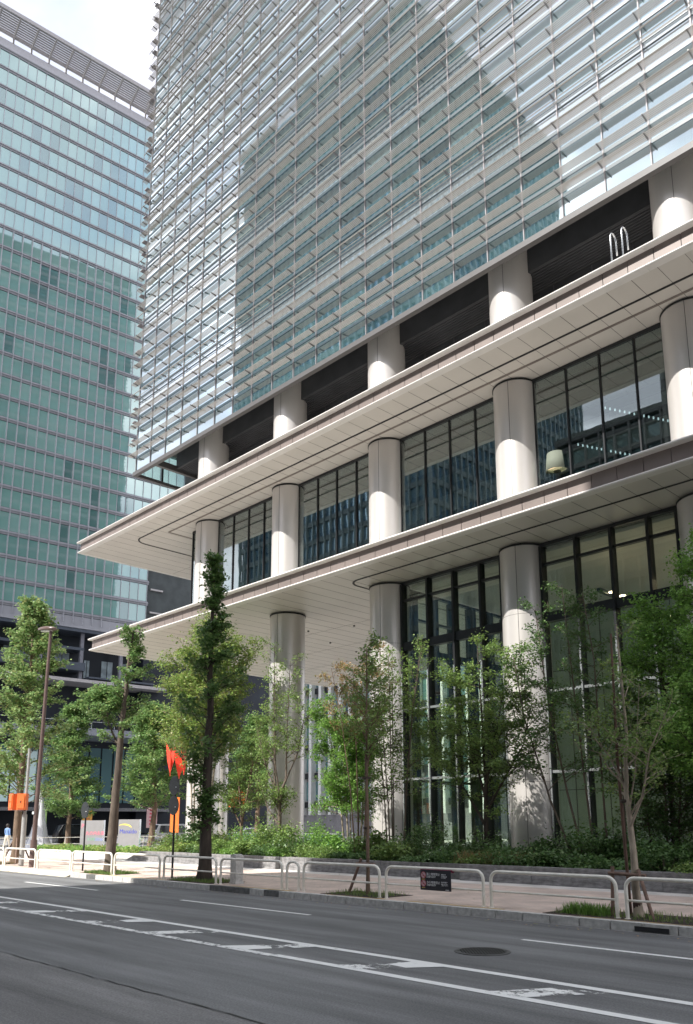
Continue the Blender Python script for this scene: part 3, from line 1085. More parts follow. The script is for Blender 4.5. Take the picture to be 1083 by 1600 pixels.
MB().box(-17.54, -15.81, 20.14, 20.4, 0.15, 0.60).build('recessed_wall', M['kerb_dark'], pl)
MB().prism([(-35.6, 19.92, 0.15), (-34.21, 19.92, 0.15), (-34.21, 19.92, 0.58)], (0, 0.28, 0)).build('wall_end', M['stone'], pl)
MB().box(-34.2, 15, 20.41, 25.4, 0.13, 0.50).build('soil', mat('planting soil', (0.05, 0.035, 0.025), 0.95, bump=0.8, bscale=20, var=0.3), pl)

# ================================================================== GUARD RAILS
RAILS = [(-43.0, -40.1), (-39.95, -37.4), (-37.3, -34.75), (-34.65, -31.69), (-31.52, -28.71), (-28.63, -25.71), (-25.6, -22.72), (-22.54, -19.73), (-19.58, -16.82), (-16.69, -16.16), (-16.04, -13.35), (-13.21, -10.44), (-10.32, -7.53), (-7.41, -4.5), (-4.38, -1.5), (-1.38, 1.5)]
RL = ['farthest guard rail section beyond the left frame edge', 'guard rail section beside the propped ginkgo at far left', 'guard rail section left of the two orange signal heads', 'guard rail section in front of the propped tree and signal pole', 'guard rail section below the tall brown street lamp',
      'guard rail section in front of the low single disc sign pole', 'guard rail section left of the slim leaning tree trunk', 'guard rail section in front of the pole with two round signs', 'guard rail section with the stone bollard behind it', 'very short narrow guard rail hoop between two long sections',
      'guard rail section in front of the young tree with brown stake', 'guard rail section that carries the black no smoking notice', 'long guard rail section right of the black notice', 'guard rail section in front of the propped young tree at right', 'guard rail section running out at the right edge', 'last guard rail section beyond the right edge']
for i, (x0, x1) in enumerate(RAILS):
    Yr = 13.95
    t = thing('guard_rail', RL[i].replace('guard rail section', 'cream pipe rail section').replace('guard rail hoop', 'cream pipe rail hoop'), 'guard rail', ((x0 + x1) / 2, Yr, 0.15), 'pipe guard rails along the kerb')
    x0 += 0.035
    x1 -= 0.035
    r = 0.17
    P = [(x0, Yr, 0.15), (x0, Yr, 0.85 - r)]
    for k in range(1, 7):
        a = math.pi / 2 * k / 6
        P.append((x0 + r - r * math.cos(a), Yr, 0.85 - r + r * math.sin(a)))
    for k in range(0, 7):
        a = math.pi / 2 * k / 6
        P.append((x1 - r + r * math.sin(a), Yr, 0.85 - r + r * math.cos(a)))
    P.append((x1, Yr, 0.15))
    MB().tube(P, 0.034, 12).build('pipe_frame', M['steel_w'], t, smooth=True, auto=50)
    MB().tube([(x0 + 0.03, Yr, 0.47), (x1 - 0.03, Yr, 0.47)], 0.021, 8).build('mid_rail', M['steel_w'], t, smooth=True, auto=50)
    for xx in (x0, x1):
        MB().lathe((xx, Yr), [(0.055, 0.15), (0.055, 0.162), (0.036, 0.166)], 12).build('base_plate', M['steel_w'], t)

# notice hanging on the rail
nt_ = thing('notice_board', 'black no smoking notice with red band hung on the guard rail', 'notice', (-11.68, 13.88, 0.42))
nx0, nx1, nz0, nz1, ny = -12.10, -11.26, 0.405, 0.83, 13.885
MB().box(nx0, nx1, ny, ny + 0.012, nz0, nz1).build('panel', mat('notice black', (0.018, 0.018, 0.024), 0.5, var=0.05), nt_)
P = []
for k in range(9):
    a = math.pi * (k / 8) * 1.15 + math.pi * 0.95
    P.append((13.95 + 0.040 * math.cos(a), 0.85 + 0.040 * math.sin(a)))
b = MB()
for k in range(24):
    a0, a1 = 2 * math.pi * k / 24, 2 * math.pi * (k + 1) / 24
    b.quad((nx0 - 0.02, 13.95 + 0.0375 * math.cos(a0), 0.816 + 0.0375 * math.sin(a0)), (nx1 + 0.02, 13.95 + 0.0375 * math.cos(a0), 0.816 + 0.0375 * math.sin(a0)),
           (nx1 + 0.02, 13.95 + 0.0375 * math.cos(a1), 0.816 + 0.0375 * math.sin(a1)), (nx0 - 0.02, 13.95 + 0.0375 * math.cos(a1), 0.816 + 0.0375 * math.sin(a1)))
b.build('red_band', mat('crimson band', (0.30, 0.015, 0.07), 0.4, var=0.05), nt_, smooth=True)
wt = mat('notice white lettering', (0.75, 0.75, 0.75), 0.6, var=0.02)
rd = mat('notice pink sign', (0.62, 0.42, 0.45), 0.6, var=0.05)
rr_ = mat('notice red ring', (0.45, 0.08, 0.09), 0.6, var=0.05)
yl = mat('notice yellow lettering', (0.55, 0.42, 0.12), 0.6, var=0.05)
for zc in (0.715, 0.545):
    b = MB()
    b.prism([(-12.01 + 0.072 * math.cos(2 * math.pi * k / 24), ny - 0.002, zc + 0.072 * math.sin(2 * math.pi * k / 24)) for k in range(24)], (0, 0.0015, 0))
    b.build('sign_disc', rd, nt_)
    b = MB()
    for k in range(24):
        a0, a1 = 2 * math.pi * k / 24, 2 * math.pi * (k + 1) / 24
        b.quad((-12.01 + 0.06 * math.cos(a0), ny - 0.0035, zc + 0.06 * math.sin(a0)), (-12.01 + 0.074 * math.cos(a0), ny - 0.0035, zc + 0.074 * math.sin(a0)),
               (-12.01 + 0.074 * math.cos(a1), ny - 0.0035, zc + 0.074 * math.sin(a1)), (-12.01 + 0.06 * math.cos(a1), ny - 0.0035, zc + 0.06 * math.sin(a1)))
    b.obox((-12.01, ny - 0.0036, zc), (0.045, 0, -0.045), (0, 0.0006, 0), (0.006, 0, 0.006))
    b.obox((-12.005, ny - 0.0030, zc - 0.01), (0.03, 0, 0), (0, 0.0005, 0), (0, 0, 0.007))
    b.build('sign_ring', rr_, nt_)
XD, UD = (1, 0, 0), (0, 0, 1)
text('lettering', '路上喫煙禁止', 0.062, wt, nt_, (-11.92, ny - 0.003, 0.715), XD, UD)
text('lettering', 'No smoking on the street\n路上禁烟  노상흡연금지', 0.024, wt, nt_, (-11.92, ny - 0.003, 0.69), XD, UD)
text('lettering', '歩行喫煙禁止', 0.062, wt, nt_, (-11.92, ny - 0.003, 0.545), XD, UD)
text('lettering', 'No smoking while walking\n步行禁烟  보행흡연금지', 0.024, wt, nt_, (-11.92, ny - 0.003, 0.52), XD, UD)
text('lettering', '罰則あり', 0.034, wt, nt_, (-11.52, ny - 0.003, 0.725), XD, UD)
text('lettering', '生活環境条例\nによる禁止', 0.026, wt, nt_, (-11.52, ny - 0.003, 0.69), XD, UD)
text('lettering', '区内全域で', 0.034, wt, nt_, (-11.52, ny - 0.003, 0.57), XD, UD)
text('lettering', '喫煙できません\nご協力ください', 0.026, wt, nt_, (-11.52, ny - 0.003, 0.535), XD, UD)
text('lettering', '千代田区', 0.028, wt, nt_, (-11.42, ny - 0.003, 0.418), XD, UD)
text('lettering', '禁煙区域', 0.024, yl, nt_, (-12.06, ny - 0.003, 0.618), XD, UD)
text('lettering', '禁煙区域', 0.024, yl, nt_, (-12.06, ny - 0.003, 0.445), XD, UD)

# ================================================================== STREET FURNITURE
def disc_sign(x, y, discs, label):
    t = thing('round_sign', label, 'sign', (x, y, 0.15))
    ztop = max(discs) + 0.3
    MB().tube([(x, y, 0.15), (x, y, ztop - 0.05)], 0.032, 10).build('pole', M['black'], t, smooth=True, auto=50)
    for z in discs:
        d = MB()
        prof = [(0.0, -0.006), (0.29, -0.006), (0.302, 0.0), (0.29, 0.012), (0.0, 0.012)]
        vs, fs = [], []
        n = 32
        for r_, yy in prof[1:4]:
            for k in range(n):
                a = 2 * math.pi * k / n
                vs.append((x + r_ * math.cos(a), y - 0.045 + yy, z + r_ * math.sin(a)))
        for i in range(2):
            for k in range(n):
                fs.append((i * n + k, i * n + (k + 1) % n, (i + 1) * n + (k + 1) % n, (i + 1) * n + k))
        fs.append(tuple(range(n)))
        fs.append(tuple(reversed(range(2 * n, 3 * n))))
        d.add(vs, fs)
        pd = d.build('disc', mat('black sign back', (0.012, 0.016, 0.016), 0.35, var=0.2), t)
        c = MB()
        c.box(x - 0.2, x + 0.2, y - 0.062, y - 0.052, z + 0.12, z + 0.15)
        c.box(x - 0.2, x + 0.2, y - 0.062, y - 0.052, z - 0.15, z - 0.12)
        c.box(x + 0.10, x + 0.16, y - 0.056, y - 0.0525, z - 0.10, z - 0.075)
        c.build('stiffener', M['dark_metal'], pd)
        MB().box(x + 0.09, x + 0.15, y - 0.066, y - 0.0522, z - 0.06, z - 0.04).build('sticker', wt, pd)
disc_sign(-28.7, 14.4, [2.31], 'black pole with one round sign seen from behind, left of the leaning trunk')
disc_sign(-22.75, 14.4, [2.38, 3.0], 'black pole with two round signs one above the other, seen from behind')

LXX, LYY = -32.54, 14.2
lp = thing('street_lamp', 'tall slim brown street lamp with a flat oval lamp head', 'street lamp', (LXX, LYY, 0.15))
brn = mat('brown paint', (0.13, 0.085, 0.075), 0.4, var=0.1)
MB().tube([(LXX, LYY, 0.15), (LXX + 0.03, LYY, 3.2), (LXX + 0.17, LYY, 9.68)], [0.10, 0.085, 0.06], 12).build('pole', brn, lp, smooth=True, auto=50)
MB().tube([(LXX, LYY, 0.15), (LXX, LYY, 1.2)], 0.13, 12).build('pole_sleeve', brn, lp, smooth=True, auto=50)
vs, fs = [], []
n = 24
cx, cz = LXX - 0.18, 9.8
for (sc, dz) in ((0.55, 0.10), (0.95, 0.045), (1.0, 0.0), (0.95, -0.045), (0.7, -0.07)):
    for k in range(n):
        a = 2 * math.pi * k / n
        vs.append((cx + 0.74 * sc * math.cos(a), LYY + 0.26 * sc * math.sin(a), cz + dz - 0.09 * sc * math.cos(a)))
for i in range(4):
    for k in range(n):
        fs.append((i * n + k, i * n + (k + 1) % n, (i + 1) * n + (k + 1) % n, (i + 1) * n + k))
fs.append(tuple(reversed(range(n))))
fs.append(tuple(range(4 * n, 5 * n)))
MB().add(vs, fs).build('lamp_head', brn, lp, smooth=True, auto=40)
b = MB()
b.add([(cx + 0.48 * math.cos(2 * math.pi * k / n) - 0.05, LYY + 0.16 * math.sin(2 * math.pi * k / n), cz - 0.09 - 0.055 * math.cos(2 * math.pi * k / n)) for k in range(n)] +
      [(cx + 0.48 * math.cos(2 * math.pi * k / n) - 0.05, LYY + 0.16 * math.sin(2 * math.pi * k / n), cz - 0.05 - 0.055 * math.cos(2 * math.pi * k / n)) for k in range(n)],
      [tuple(range(n)), tuple(reversed(range(n, 2 * n)))] + [(k, (k + 1) % n, n + (k + 1) % n, n + k) for k in range(n)])
b.build('lens', M['white'], lp)
MB().box(LXX - 0.09, LXX + 0.07, LYY - 0.115, LYY - 0.10, 2.2, 2.3).build('label_plate', M['white'], lp)

# pedestrian signals seen from behind
sg = thing('pedestrian_signal', 'two orange backed pedestrian signal heads on a pale grey pole', 'traffic signal', (-33.83, 14.3, 0.15))
gp = mat('galvanised pole', (0.42, 0.41, 0.39), 0.5, metal=0.4)
MB().tube([(-33.83, 14.3, 0.15), (-33.83, 14.3, 2.2)], 0.10, 14).build('pole', gp, sg, smooth=True, auto=50)
MB().tube([(-33.83, 14.3, 2.2), (-33.83, 14.3, 4.9)], 0.06, 12).build('upper_pole', gp, sg, smooth=True, auto=50)
org = mat('orange signal housing', (0.75, 0.16, 0.035), 0.45, var=0.06)
v1 = Vector((0.88, 0.47, 0))          # across the line of sight from the street
v2 = Vector((0.47, -0.88, 0))
for k, (off, turn) in enumerate(((-0.36, 0.5), (0.10, -0.15))):
    c = Vector((-33.83, 14.08, 2.71)) + v1 * off
    a1 = (v1 * math.cos(turn) + v2 * math.sin(turn))
    a2 = a1.cross(Vector((0, 0, 1)))
    hd = MB().obox(c, a1 * 0.20, a2 * 0.10, (0, 0, 0.33)).obox(c + a2 * 0.115, a1 * 0.15, a2 * 0.015, (0, 0, 0.27)).build('signal_head', org, sg)
    MB().obox(c + a2 * 0.14, a1 * 0.01, a2 * 0.012, (0, 0, 0.04)).build('latch', M['dark_metal'], hd)
    b = MB()
    for zz in (0.17, -0.17):
        b.obox(c - a2 * 0.17 + Vector((0, 0, zz + 0.13)), a1 * 0.17, a2 * 0.07, (0, 0, 0.012))
        b.obox(c - a2 * 0.105 + Vector((0, 0, zz)), a1 * 0.13, a2 * 0.006, (0, 0, 0.12))
    b.build('visor', M['black'], hd)
MB().tube([(-34.2, 14.2, 2.36), (-33.6, 14.2, 2.36)], 0.025, 8).build('bracket', M['dark_metal'], sg)

bo = thing('bollard', 'square grey stone post standing behind the guard rail', 'bollard', (-19.4, 14.42, 0.15))
MB().box(-19.55, -19.29, 14.28, 14.54, 0.15, 0.90).prism([(-19.55, 14.28, 0.90), (-19.29, 14.28, 0.90), (-19.29, 14.28, 0.93), (-19.42, 14.28, 0.965), (-19.55, 14.28, 0.95)], (0, 0.26, 0)).build('post', M['granite_kerb'], bo)
MB().box(-19.57, -19.27, 14.26, 14.56, 0.149, 0.20).build('foot', M['granite_kerb'], bo)

# white flared sculpture
cn = thing('cone_sculpture', 'tall white flared cone sculpture standing on the far pavement', 'sculpture', (-64.5, 28.5, 0.0))
prof = [(1.18, 0.0), (0.98, 0.25), (0.82, 0.6), (0.66, 1.1), (0.50, 1.8), (0.36, 2.6), (0.24, 3.4), (0.13, 4.1), (0.08, 4.45), (0.0, 4.5)]
MB().lathe((-64.5, 28.5), prof, 40, cap=False).build('shell', mat('white lacquer', (0.80, 0.79, 0.82), 0.35, var=0.05, scale=2, stretch=(1, 1, 0.2)), cn, smooth=True)
b = MB()
for k in range(8):
    a = 2 * math.pi * k / 8
    b.tube([(-64.5 + (r_ + 0.01) * math.cos(a), 28.5 + (r_ + 0.01) * math.sin(a), z_) for r_, z_ in prof[:-1]], 0.02, 5)
b.build('rib', M['silver'], cn)

# grey sign boards on the plaza
gm_ = mat('grey sign board', (0.24, 0.235, 0.24), 0.55, var=0.05)
pk = mat('pink sign lettering', (0.75, 0.16, 0.24), 0.5, var=0.02)
bl_ = mat('blue sign lettering', (0.05, 0.07, 0.42), 0.5, var=0.02)
gr_ = mat('green sign lettering', (0.20, 0.45, 0.30), 0.5, var=0.02)
lb_ = mat('light blue sign lettering', (0.25, 0.35, 0.70), 0.5, var=0.02)
ye_ = mat('yellow arc', (0.80, 0.62, 0.12), 0.5, var=0.02)
def board(c, w, h, label):
    ax = Vector((0.90, 0.44, 0)).normalized()      # faces the street corner
    ay = Vector((0.44, -0.90, 0)).normalized()
    t = thing('sign_board', label, 'sign', c)
    c = Vector(c)
    MB().obox(c + Vector((0, 0, h / 2)), ax * w / 2, ay * 0.06, (0, 0, h / 2)).build('panel', gm_, t)
    MB().obox(c + Vector((0, 0, h / 2)) + ax * (w / 2 + 0.03), ax * 0.028, ay * 0.065, (0, 0, h / 2 + 0.01)).build('edge_post', M['silver'], t)
    def at(u, v): return c + ay * 0.063 + ax * (u - w / 2) + Vector((0, 0, v))
    return t, ax, at
t, ax, at = board((-50.6, 25.9, 0.15), 1.75, 1.9, 'grey sign board with pink and small green and blue lettering')
text('lettering', 'P', 0.42, pk, t, at(0.06, 1.40), ax, UD, 0.004)
text('lettering', '丸の内永楽', 0.29, pk, t, at(0.42, 0.98), ax, UD, 0.004, 'LEFT')
text('lettering', '大手町', 0.22, gr_, t, at(0.55, 0.62), ax, UD, 0.004)
text('lettering', '日比谷', 0.22, lb_, t, at(1.12, 0.62), ax, UD, 0.004)
t, ax, at = board((-48.2, 27.2, 0.15), 1.55, 1.95, 'grey sign board with a yellow arc over blue lettering')
text('lettering', 'Manaldo', 0.38, bl_, t, at(0.10, 1.08), ax, UD, 0.006)
b = MB()
for k in range(14):
    a0, a1 = math.pi * (0.10 + 0.62 * k / 14), math.pi * (0.10 + 0.62 * (k + 1) / 14)
    def q(a, r_): return at(0.42 + r_ * 1.3 * math.cos(a), 1.36 + r_ * 0.62 * math.sin(a))
    w0, w1 = 0.02 + 0.05 * math.sin(math.pi * k / 14), 0.02 + 0.05 * math.sin(math.pi * (k + 1) / 14)
    b.quad(q(a0, 0.45 - w0), q(a0, 0.45 + w0), q(a1, 0.45 + w1), q(a1, 0.45 - w1))
b.build('arc_mark', ye_, t)

# ================================================================== CARS
def car(c, ang, paint, label, L_=4.5, H_=1.45, van=False):
    t = thing('parked_car', label, 'car', c, 'cars on the side street')
    t.rotation_euler.z = ang
    def bl(mb, name, m, par, **k):
        o = mb.build(name, m, None, **k)
        o.parent = par
        return o
    w = 0.86
    if van: side = [(-2.25, 0.35), (-2.3, 0.9), (-2.2, 1.25), (-1.9, H_), (0.5, H_ + 0.02), (1.15, H_ - 0.12), (1.75, 1.08), (2.25, 0.9), (2.35, 0.55), (2.3, 0.3)]
    else: side = [(-2.2, 0.35), (-2.25, 0.8), (-2.0, 1.0), (-1.35, 1.08), (-0.8, H_ - 0.03), (0.2, H_), (1.0, 1.02), (2.0, 0.85), (2.25, 0.62), (2.25, 0.3)]
    b = MB()
    secs = []
    for (yy, ins) in ((-w, 0.06), (-w + 0.06, 0.0), (w - 0.06, 0.0), (w, 0.06)):
        secs.append([(p[0] * (1 - ins * 0.3), yy * (1.0 if p[1] < 0.98 else 0.84), p[1] - (ins * 0.35 if p[1] > 0.9 else -ins * 0.2)) for p in side])
    vs = [p for s_ in secs for p in s_]
    n = len(side)
    fs = []
    for i in range(3):
        for k in range(n):
            fs.append((i * n + k, i * n + (k + 1) % n, (i + 1) * n + (k + 1) % n, (i + 1) * n + k))
    fs.append(tuple(reversed(range(n))))
    fs.append(tuple(range(3 * n, 4 * n)))
    b.add(vs, fs)
    body = bl(b, 'body', paint, t, smooth=True, auto=30)
    gl = mat('car glass', (0.02, 0.025, 0.03), 0.08, var=0.05)
    for sy in (-1, 1):
        if van: P = [(-1.95, 1.02), (-1.8, H_ - 0.14), (0.45, H_ - 0.12), (1.35, 1.02)]
        else: P = [(-1.25, 1.05), (-0.75, H_ - 0.12), (0.15, H_ - 0.10), (0.85, 1.02)]
        y_ = sy * w * 0.845
        bb = MB().add([(p[0], y_ + sy * (0.012 if p[1] > 1.1 else 0.03), p[1]) for p in P] + [(p[0], y_ - sy * 0.03, p[1]) for p in P], [(0, 1, 2, 3), (7, 6, 5, 4)] + [(i, (i + 1) % 4, 4 + (i + 1) % 4, 4 + i) for i in range(4)])
        bl(bb, 'side_window', gl, t)
    if van: F, Bk = [(1.20, H_ - 0.12), (1.72, 1.10)], [(-2.0, H_ - 0.1), (-2.22, 1.1)]
    else: F, Bk = [(0.30, H_ - 0.05), (1.0, 1.05)], [(-0.85, H_ - 0.06), (-1.35, 1.12)]
    for nm, Q, dx in (('windscreen', F, 0.02), ('rear_window', Bk, -0.02)):
        bb = MB().add([(Q[0][0] + dx, -0.62, Q[0][1] + 0.02), (Q[0][0] + dx, 0.62, Q[0][1] + 0.02), (Q[1][0] + dx, 0.68, Q[1][1] + 0.02), (Q[1][0] + dx, -0.68, Q[1][1] + 0.02),
                       (Q[0][0] - dx, -0.62, Q[0][1] - 0.03), (Q[0][0] - dx, 0.62, Q[0][1] - 0.03), (Q[1][0] - dx, 0.68, Q[1][1] - 0.03), (Q[1][0] - dx, -0.68, Q[1][1] - 0.03)],
                      [(0, 1, 2, 3), (7, 6, 5, 4), (0, 4, 5, 1), (1, 5, 6, 2), (2, 6, 7, 3), (3, 7, 4, 0)])
        bl(bb, nm, gl, t)
    tyre, rim = mat('tyre', (0.02, 0.02, 0.02), 0.8), M['silver']
    for wx in (-1.4, 1.4):
        for sy in (-1, 1):
            def ring(r_, y0, y1):
                n2 = 20
                vs = [(wx + r_ * math.cos(2 * math.pi * k / n2), yy, 0.31 + r_ * math.sin(2 * math.pi * k / n2)) for yy in (y0, y1) for k in range(n2)]
                return MB().add(vs, [tuple(range(n2)), tuple(reversed(range(n2, 2 * n2)))] + [(k, (k + 1) % n2, n2 + (k + 1) % n2, n2 + k) for k in range(n2)])
            tw = bl(ring(0.31, sy * 0.68, sy * 0.88), 'wheel', tyre, t)
            bl(ring(0.19, sy * 0.881, sy * 0.89), 'rim', rim, tw)
    for sy in (-0.6, 0.6):
        bl(MB().obox((2.22, sy, 0.72), (0.05, 0, 0), (0, 0.16, 0), (0, 0, 0.07)), 'headlight', mat('headlight', (0.7, 0.7, 0.7), 0.2), t)
        bl(MB().obox((-2.2, sy, 0.85), (0.05, 0, 0), (0, 0.12, 0), (0, 0, 0.09)), 'tail_light', mat('tail light', (0.35, 0.02, 0.02), 0.3), t)
    bl(MB().obox((2.27, 0, 0.48), (0.03, 0, 0), (0, 0.5, 0), (0, 0, 0.08)), 'grille', M['black'], t)
    return t
car((-63.5, 31.8, 0.0), R(80), mat('black car paint', (0.012, 0.013, 0.016), 0.15, var=0.05), 'black van parked between the white cone sculpture and a street tree', H_=1.78, van=True)
car((-62.0, 47.5, 0.0), R(78), mat('silver car paint', (0.55, 0.57, 0.60), 0.25, metal=0.5, var=0.03), 'silver car behind the bicycle and the planting', H_=1.46)
car((-66.0, 21.6, 0.0), R(92), mat('dark grey car paint', (0.10, 0.10, 0.11), 0.25, metal=0.5, var=0.03), 'dark grey car at the far left edge behind the pedestrian')
car((-67.8, 43.0, 0.0), R(85), mat('white car paint', (0.65, 0.65, 0.66), 0.3, var=0.03), 'white van on the side street seen between the two sign boards', H_=1.8, van=True)

# bicycle leaning by the sign boards
bk = thing('bicycle', 'dark bicycle standing beside the sign board with blue lettering', 'bicycle', (-49.0, 30.2, 0.15))
bm = mat('bicycle frame paint', (0.10, 0.10, 0.11), 0.4)
ud = Vector((0.86, 0.5, 0))
bc = Vector((-49.0, 30.2, 0.15))
for s_ in (-0.52, 0.52):
    P = [bc + ud * (s_ + 0.33 * math.cos(2 * math.pi * k / 24)) + Vector((0, 0, 0.34 + 0.33 * math.sin(2 * math.pi * k / 24))) for k in range(25)]
    o = MB().tube(P, 0.022, 6, cap=False).build('wheel', mat('bicycle tyre', (0.03, 0.03, 0.03), 0.8), bk)
    b = MB()
    for k in range(8):
        a = math.pi * k / 8
        b.tube([bc + ud * (s_ - 0.32 * math.cos(a)) + Vector((0, 0, 0.34 - 0.32 * math.sin(a))), bc + ud * (s_ + 0.32 * math.cos(a)) + Vector((0, 0, 0.34 + 0.32 * math.sin(a)))], 0.004, 4)
    b.build('spokes', M['silver'], o)
def bp_(u, z): return bc + ud * u + Vector((0, 0, z))
MB().tube([bp_(-0.52, 0.34), bp_(-0.05, 0.30), bp_(0.38, 0.78), bp_(-0.22, 0.78), bp_(-0.52, 0.34)], 0.018, 6).tube([bp_(-0.05, 0.30), bp_(-0.25, 0.88)], 0.018, 6).tube([bp_(0.36, 0.95), bp_(0.52, 0.34)], 0.018, 6).build('frame', bm, bk)
MB().obox(bp_(-0.27, 0.92), ud * 0.13, (0.03, -0.06, 0), (0, 0, 0.03)).build('saddle', M['black'], bk)
MB().tube([bp_(0.34, 1.0) + Vector((0.15, -0.26, 0.02)), bp_(0.36, 0.98), bp_(0.34, 1.0) - Vector((0.15, -0.26, -0.02))], 0.014, 6).build('handlebar', M['silver'], bk)
MB().obox(bp_(0.55, 0.85), ud * 0.13, (0.09, -0.16, 0), (0, 0, 0.1)).build('basket', M['dark_metal'], bk)

# glass balustrade and low steel fence at the back of the plaza
gf = thing('glass_balustrade', 'low glass balustrade behind the planting under the lower canopy', 'balustrade', (-44, 33, 0.15))
for k in range(9):
    x = -48 + 1.5 * k
    MB().box(x + 0.03, x + 1.47, 33, 33.02, 0.2, 1.2).build('glass_panel', glass_clear('balustrade glass', (0.45, 0.72, 0.66), 0.15) if k == 0 else bpy.data.materials['balustrade glass'], gf, origin=(x, 33, 0.2))
b = MB().box(-48, -34.5, 32.97, 33.05, 1.2, 1.25)
for k in range(10): b.box(-48 + 1.5 * k - 0.02, -48 + 1.5 * k + 0.02, 32.98, 33.04, 0.15, 1.2)
b.build('steel_rail', M['silver'], gf)
ff = thing('street_fence', 'low steel pipe fence along the side street', 'fence', (-56.3, 30, 0.15))
b = MB()
for k in range(16):
    y = 20 + 2.0 * k
    b.tube([(-54.6, y, 0.1), (-54.6, y, 0.95)], 0.025, 6)
for z in (0.5, 0.93): b.tube([(-54.6, 20, z), (-54.6, 50, z)], 0.02, 6)
b.build('rails', M['steel_w'], ff)

# red and orange cloth features on the plaza
red = mat('vermilion cloth', (0.78, 0.06, 0.025), 0.55, var=0.15, scale=2)
orn = mat('orange cloth', (0.85, 0.19, 0.03), 0.55, var=0.1, scale=2)
rs = thing('red_sculpture', 'vermilion banner sculpture with pointed petals hanging high under the canopy', 'sculpture', (-52.0, 33.0, 7.0))
for k, (dx, dy, w_, h0, h1) in enumerate(((-0.4, 0.0, 0.42, 7.4, 5.4), (0.05, 0.1, 0.45, 7.1, 5.0), (0.45, -0.1, 0.4, 7.7, 5.3), (0.25, 0.3, 0.4, 7.3, 5.8), (-0.2, -0.25, 0.35, 6.8, 5.2))):
    a = 0.6 + k * 0.5
    c = Vector((-52.0 + dx * 1.0, 33.0 + dy + dx * 0.9, 0))
    u = Vector((math.cos(a), math.sin(a), 0)) * w_
    v = Vector((-math.sin(a), math.cos(a), 0)) * 0.03
    P = [c - u + Vector((0, 0, h0 + 0.4)), c + u * 0.1 + Vector((0, 0, h0 - 0.5)), c + u + Vector((0, 0, h0 + 0.3)), c + u * 0.7 + Vector((0, 0, (h0 + h1) / 2)), c + Vector((0, 0, h1)), c - u * 0.6 + Vector((0, 0, (h0 + h1) / 2))]
    MB().prism(P, v * 2).build('petal', red, rs)
MB().tube([(-52.0, 33.2, 0.15), (-52.0, 33.2, 7.0)], 0.05, 8).build('pole', M['dark_metal'], rs)
for (x, y, z0, z1, w_, lab) in ((-52.1, 33.0, 1.2, 3.7, 0.24, 'orange standing banner below the vermilion sculpture'), (-45.2, 33.4, 2.9, 4.0, 0.4, 'orange red banner panel behind the slender trees')):
    t = thing('banner', lab, 'banner', (x, y, 0.15))
    P = [(x - w_, y - w_ * 0.9, z0), (x + w_, y + w_ * 0.9, z0), (x + w_ * 1.1, y + w_ * 0.85, (z0 + z1) / 2), (x + w_ * 0.9, y + w_, z1), (x - w_ * 0.9, y - w_ * 0.8, z1)]
    MB().prism(P, (0.02, -0.02, 0)).build('cloth', orn, t)
    MB().tube([(x - w_, y - w_ * 0.9, 0.15), (x - w_, y - w_ * 0.9, z1 + 0.1)], 0.02, 6).build('pole', M['dark_metal'], t)

# shop signs along the side street behind the boards
for (y, z0, z1, w_, c, c2, lab) in ((36.5, 1.3, 3.3, 0.8, (0.42, 0.62, 0.22), (0.8, 0.8, 0.7), 'light green upright shop banner behind the first sign board'),
                               (41.3, 1.5, 3.2, 1.1, (0.75, 0.38, 0.08), (0.7, 0.2, 0.1), 'orange shop banner behind the gap between sign boards'),
                               (49.0, 1.4, 3.6, 1.3, (0.78, 0.50, 0.50), (0.75, 0.1, 0.15), 'pink shop banner behind the leaning trunk'),
                               (55.3, 1.0, 4.2, 0.7, (0.78, 0.74, 0.72), (0.7, 0.12, 0.12), 'white upright shop banner with a red ring'),
                               (24.0, 0.9, 4.0, 1.1, (0.62, 0.60, 0.60), (0.3, 0.3, 0.3), 'pale shop panel at the far left edge'),
                               (27.2, 1.2, 3.8, 0.7, (0.60, 0.34, 0.05), (0.8, 0.2, 0.2), 'ochre shop banner behind the propped trunk')):
    t = thing('shop_banner', lab, 'banner', (-82, y, 0.15), 'shop banners across the side street')
    o = MB().box(-82.04, -81.96, y - w_ / 2, y + w_ / 2, z0, z1).build('panel', mat('banner cloth', c, 0.7, var=0.1, scale=3), t)
    m2 = mat('banner print', c2, 0.7, var=0.1)
    b = MB()
    for k in range(5):
        zz = z0 + (z1 - z0) * (0.15 + 0.17 * k)
        b.box(-81.955, -81.94, y - w_ * 0.25, y + w_ * 0.22, zz, zz + (z1 - z0) * 0.08)
    b.build('print', m2, o)
    MB().tube([(-82, y - w_ / 2 - 0.05, 0.15), (-82, y - w_ / 2 - 0.05, z1 + 0.1)], 0.03, 6).build('pole', M['dark_metal'], t)

# ================================================================== GREEN GLASS BUILDING (left)
TH = R(5.3)
DR = Vector((math.sin(TH), math.cos(TH), 0))
NN = Vector((math.cos(TH), -math.sin(TH), 0))
def lbox(b, s0, s1, o0, o1, z0, z1):
    """s along the facade, o outwards from it"""
    c = NN * (-140 + (o0 + o1) / 2) + DR * (s0 + s1) / 2 + Vector((0, 0, (z0 + z1) / 2))
    return b.obox(c, DR * (s1 - s0) / 2, NN * (o1 - o0) / 2, (0, 0, (z1 - z0) / 2))
def lp_(s, o, z): return NN * (-140 + o) + DR * s + Vector((0, 0, z))
lbld = thing('glass_office_block', 'wide green glass office block with grey floor bands and louvred roof edge', 'office building', lp_(40, 0, 0))
lbody = MB()
lbox(lbody, 8, 110, -45, -0.6, 36, 144)
lbody.build('body', M['int_dark'], lbld)
FH, Z0 = 4.085, 38.0
NF = 26
MS = 1.72
frs = []
S0 = 14.0
nS = 41
